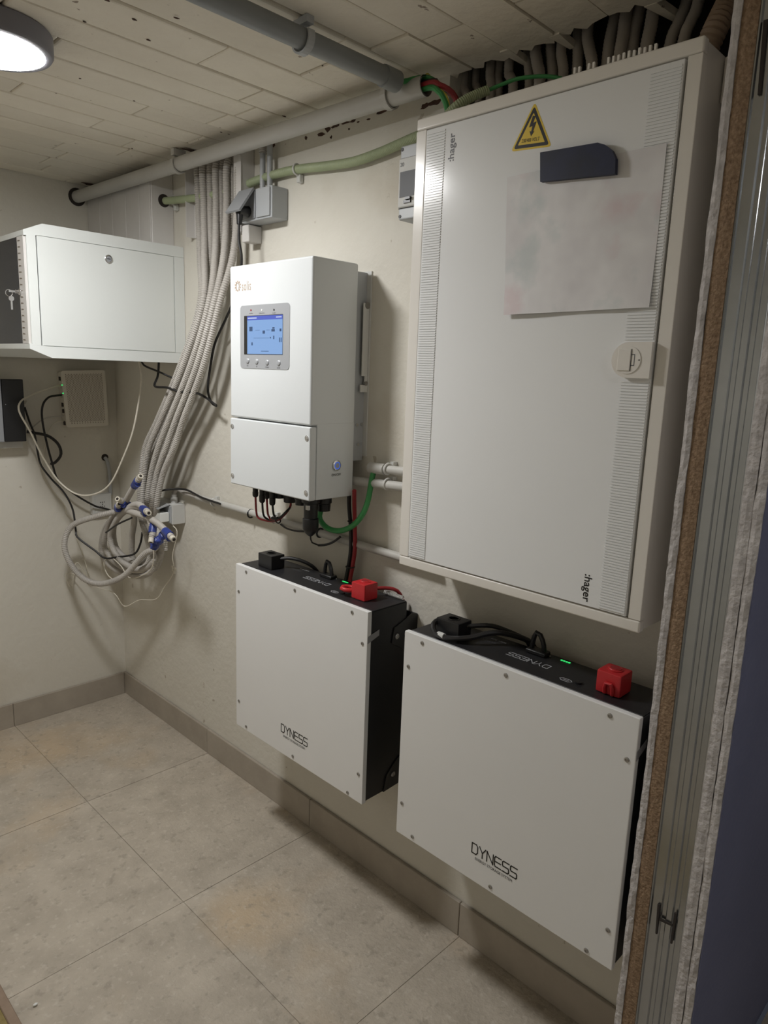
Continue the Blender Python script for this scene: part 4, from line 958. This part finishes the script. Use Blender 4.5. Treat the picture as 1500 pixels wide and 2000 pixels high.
def battery():
    t = thing('battery', (-.1, ay - BW / 2, az), '', 'battery', 'wall batteries')
    yn = ay - BW; zt_ = az + BH
    pan = MB().box((bx0, yn, az), (bx0 + BT, ay, zt_), .0025, 2).build('front_panel', 'panel', t, True, 'off-white front panel with small screws')
    sc = {}
    scr = [(481, 1117), (466.5, 1155), (576, 1153), (688, 1196), (708, 1257), (467, 1369), (481, 1419), (572, 1477), (679, 1548), (700, 1512)]
    s0 = None
    for px, py in scr:
        c = at(px, py, x=bx0)
        if s0 is None:
            s0 = MB().rings([(0, .0052), (.0014, .0050), (.0022, .0036), (.0022, .0022), (.0012, .002)], (0, 0, 0), (-1, 0, 0), 12).build('screw', 'steel', pan, True); oo = s0
        else:
            oo = s0.copy(); COL.objects.link(oo); oo.parent = pan
        oo.location = (bx0, c.y, c.z)
    # name on the panel
    q0_ = Vector((bx0, ay - .2365, az + .0715)); zz = q0_.z
    s = MB(); dyness(s, Vector((bx0 - .0001, q0_.y, zz)), (0, -1, 0), (0, 0, 1), .0245, .0168, .0042, .0025); s.build('name_lettering', 'ink', pan)
    text('ENERGY STORAGE SYSTEM', .0098, (bx0 - .0002, q0_.y - .010, zz - .0135), (0, -1, 0), (0, 0, 1), 'ink', pan, 'small_lettering', stretch=.86)
    # black case
    MB().box((bx0 + BT, yn + .002, az + .004), (-.043, ay - .004, zt_ - .004), .002, 2).build('case', 'blackm', t, True)
    MB().box((bx0 + BT + .003, yn + .003, zt_ - .0042), (-.044, ay - .006, zt_ - .0012), .001, 1).build('top_plate', 'blackm', t)
    # side brackets
    zb_ = zt_ - .045
    fixn(MB().prism([Vector((-.10, yn + .0018, zb_ - .06)), Vector((-.002, yn + .0018, zb_ - .12)), Vector((-.002, yn + .0018, zb_)), Vector((-.022, yn + .0018, zb_ + .006)), Vector((-.092, yn + .0018, zb_ - .02))], (0, -.003, 0)).build('side_bracket', 'black', t))
    fixn(MB().prism([Vector((-.11, yn + .0018, az + .004)), Vector((-.01, yn + .0018, az + .01)), Vector((-.01, yn + .0018, az + .10)), Vector((-.06, yn + .0018, az + .085)), Vector((-.10, yn + .0018, az + .05))], (0, -.003, 0)).build('side_bracket', 'black', t))
    for xx, zz_ in [(-.082, zb_ - .045), (-.045, zb_ - .045), (-.075, az + .045), (-.035, az + .055)]:
        MB().rings([(0, .0075), (.002, .0075), (.0035, .006), (.0035, .004), (.002, .0035)], (xx, yn - .0012, zz_), (0, -1, 0), 14).build('bolt', 'steel', t, True)
    MB().box((-.006, yn + .002, zb_ - .12), (-.001, ay - .02, zb_)).build('wall_rail', 'black', t)
    MB().box((-.006, yn + .02, az + .02), (-.001, ay - .02, az + .09)).build('wall_rail', 'black', t)
    fixn(MB().prism([Vector((bx0 + .001, yn - .0003, zt_ - .085)), Vector((bx0 + .044, yn + .0016, zt_ - .072)), Vector((bx0 + .044, yn + .0016, zt_ - .056)), Vector((bx0 + .001, yn - .0003, zt_ - .066))], (0, -.0006, 0)).build('seal_sticker', 'sticker', t))
    tp = zt_ - .001

    def T(px, py, h=0.): return at(px, py, z=tp + h)
    # far connector: black cube with cord
    c = T(530, 1107)
    blk = MB().box((c.x - .025, c.y - .034, tp), (c.x + .025, c.y + .034, tp + .043), .003, 2).build('negative_connector', 'black', t, True)
    MB().rings([(0, .015), (.0012, .015), (.0014, .012), (-.001, .011)], (c.x, c.y, tp + .043), (0, 0, 1), 18).build('connector_socket', 'ink', blk)
    # small print on the top plate
    q2 = T(655, 1144); 
    s = MB(); wl2 = .0145; s_len = 6 * wl2 + 5 * .0025
    dyness(s, Vector((-.104, -1.541, tp)), (0, 1, 0), (-1, 0, 0), .0180, .0146, .0033, .0018); s.build('top_lettering', 'inkw', t)
    text('RESET  RUN', .008, (-.0665, -1.40, tp), (0, 1, 0), (-1, 0, 0), 'inkw', t, 'top_lettering')
    text('BATTERY', .011, (-.085, -1.385, tp), (0, 1, 0), (-1, 0, 0), 'inkg', t, 'top_lettering')
    # handle / port cover
    hx_ = -.064; hy_ = -1.477
    MB().tube([(hx_, hy_ - .022, tp), (hx_ - .002, hy_ - .018, tp + .028), (hx_, hy_ - .006, tp + .046), (hx_, hy_ + .004, tp + .046), (hx_, hy_ + .010, tp + .025), (hx_, hy_ + .012, tp)], .0055, 8).box((hx_ - .014, hy_ - .03, tp), (hx_ + .012, hy_ + .02, tp + .010), .002, 1).build('cable_handle', 'black', t, True)
    for yy in (-1.509,):
        MB().cyl((-.057, yy, tp), (-.057, yy, tp + .001), .0022, n=8).build('status_light', 'inkw', t)
    for k in range(4):
        MB().box((-.059, -1.540 - k * .0062, tp), (-.055, -1.5358 - k * .0062, tp + .001)).build('charge_light', 'led_g', t)
    ring = MB(); ring.strokes([[(0, 0), (.006, .006), (.022, .006), (.028, 0), (.022, -.006), (.006, -.006), (0, 0)], [(.008, 0), (.02, 0)]], (-.142, -1.612, tp), (0, 1, 0), (-1, 0, 0), .0012); ring.build('power_mark', 'inkw', t)
    MB().cyl((-.137, -1.624, tp), (-.137, -1.624, tp + .004), .007, n=12).build('power_switch', 'black', t)
    # near connector, red
    MB().box((-.141, -1.714, tp), (-.091, -1.662, tp + .046), .004, 2).build('positive_connector', 'red', t, True, 'red plastic cable connector')
    rc = [ch for ch in t.children if ch.name.startswith('positive_connector')][-1]
    MB().rings([(0, .016), (.0014, .016), (.002, .013), (.0035, .012)], (-.116, -1.688, tp + .046), (0, 0, 1), 18).build('connector_ring', 'red', rc, True)
    MB().cyl((-.116, -1.688, tp + .0496), (-.116, -1.688, tp + .0500), .0095, n=16).build('connector_bore', 'redc', rc)
    return t, rc, blk


bat_a, rc, blk = battery()
bat_a['label'] = 'smaller-looking far wall battery with off-white panel, below the inverter'
tp = az + BH - .001
bat_b = copy_tree(bat_a); bat_b.location = bat_a.location + Vector((0, -1.9057 + 1.1919, .3621 - .3732))
bat_b['label'] = 'nearer wall battery with off-white panel, below the electrical cabinet'
DB = Vector((0, -1.9057 + 1.1919, .3621 - .3732))
# cables and lugs that differ between the two
c = at(530, 1107, z=tp)
cable('black_cable', [Vector((c.x + .01, c.y - .030, tp + .03)), Vector((c.x + .03, c.y - .055, tp + .034)), Vector((c.x + .055, c.y - .085, tp + .026)), Vector((c.x + .085, c.y - .10, tp + .005)), Vector((-.012, c.y - .10, tp - .03))], .0055, 'blackc', 'black cord from the black connector of the far battery to the wall', 'cord')
cb = c + DB; tb = tp + DB.z
cable('black_cable', [Vector((cb.x - .012, cb.y + .036, tb + .032)), Vector((cb.x - .034, cb.y + .034, tb + .028)), Vector((cb.x - .044, cb.y + .018, tb + .012)), Vector((cb.x - .038, cb.y - .02, tb + .009)), Vector((cb.x - .01, cb.y - .06, tb + .016)), Vector((cb.x + .02, cb.y - .085, tb + .026)), Vector((cb.x + .05, cb.y - .11, tb + .026)), Vector((-.03, cb.y - .15, tb + .006)), Vector((-.012, cb.y - .16, tb - .03))], .0065, 'blackc', 'black cord looping round the black connector of the near battery', 'cord')
lb = Vector((cb.x - .042, cb.y + .003, tb + .011)); tag(MB().cyl(lb + Vector((0, .008, 0)), lb + Vector((0, -.010, 0)), .0074, n=12).build('cord_label', 'lgrey', None, True), 'white marker sleeve on the looping cord of the near battery', 'label')
cable('black_cable', [Vector((cb.x + .01, cb.y - .030, tb + .030)), Vector((cb.x + .04, cb.y - .07, tb + .036)), Vector((cb.x + .06, cb.y - .10, tb + .030)), Vector((-.018, cb.y - .135, tb + .0)), Vector((-.012, cb.y - .14, tb - .03))], .0055, 'blackc', 'second black cord behind the black connector of the near battery', 'cord')
# red lugs
tag(MB().tube([(-.118, -1.661, tp + .018), (-.116, -1.648, tp + .018), (-.124, -1.632, tp + .020), (-.140, -1.628, tp + .021), (-.150, -1.637, tp + .020), (-.147, -1.650, tp + .019), (-.134, -1.660, tp + .018)], .0062, 10).build('cable_lug', 'red', None, True), 'red ring lug sticking out of the red connector of the far battery', 'cable lug')
MBc = MB().tube([(-.1415, -1.699, tp + .003), (-.146, -1.699, tp + .022), (-.146, -1.691, tp + .028), (-.146, -1.683, tp + .022), (-.1415, -1.683, tp + .003)], .0038, 8)
MBc.v = [tuple(Vector(v) + DB) for v in MBc.v]
tag(MBc.build('cable_lug', 'red', None, True), 'red moulded loop on the red connector of the near battery', 'cable lug')
cable('red_cable', [Vector((-.090, -1.69, tp + .02)), Vector((-.060, -1.708, tp + .022)), Vector((-.03, -1.73, tp + .012)), Vector((-.014, -1.745, tp - .03))], .005, 'redc', 'dark red cord behind the red connector of the far battery', 'cord')
# spiral wrap strip at the back edge of the far battery
s = MB(); ya_, yb_ = -1.70, -1.765
for i in range(15):
    yy = ya_ + (yb_ - ya_) * i / 14; s.torus((-.048, yy, tp + .006), (0, 1, 0), .005, .0012, 10, 5)
tag(s.build('edge_trim', 'lgrey', None, True), 'small toothed edge trim at the back corner of the far battery', 'trim')

# ================================================================== FLOOR BITS
pb = thing('floor_board', (-1.02, -1.8, 0), 'brown wooden board lying on the floor at the lower left edge', 'board')
MB().box((-.979, -2.6, .0008), (-.957, -.95, .010), .002, 1).build('edge_strip', 'wood', pb)
MB().box((-1.25, -2.6, .0008), (-.9795, -.95, .009), .001, 1).build('board_face', 'ochre', pb)
c = at(69, 1964, z=.001); bm = bmesh.new(); bmesh.ops.create_icosphere(bm, subdivisions=1, radius=.004)
for v in bm.verts: v.co = Vector((c.x, c.y, .004)) + Vector((v.co.x * (1.2 + .5 * random.random()), v.co.y, v.co.z * .8))
s = MB(); s.bm(bm); tag(s.build('plaster_crumb', 'white'), 'tiny white crumb on the floor near the lower left corner', 'crumb')
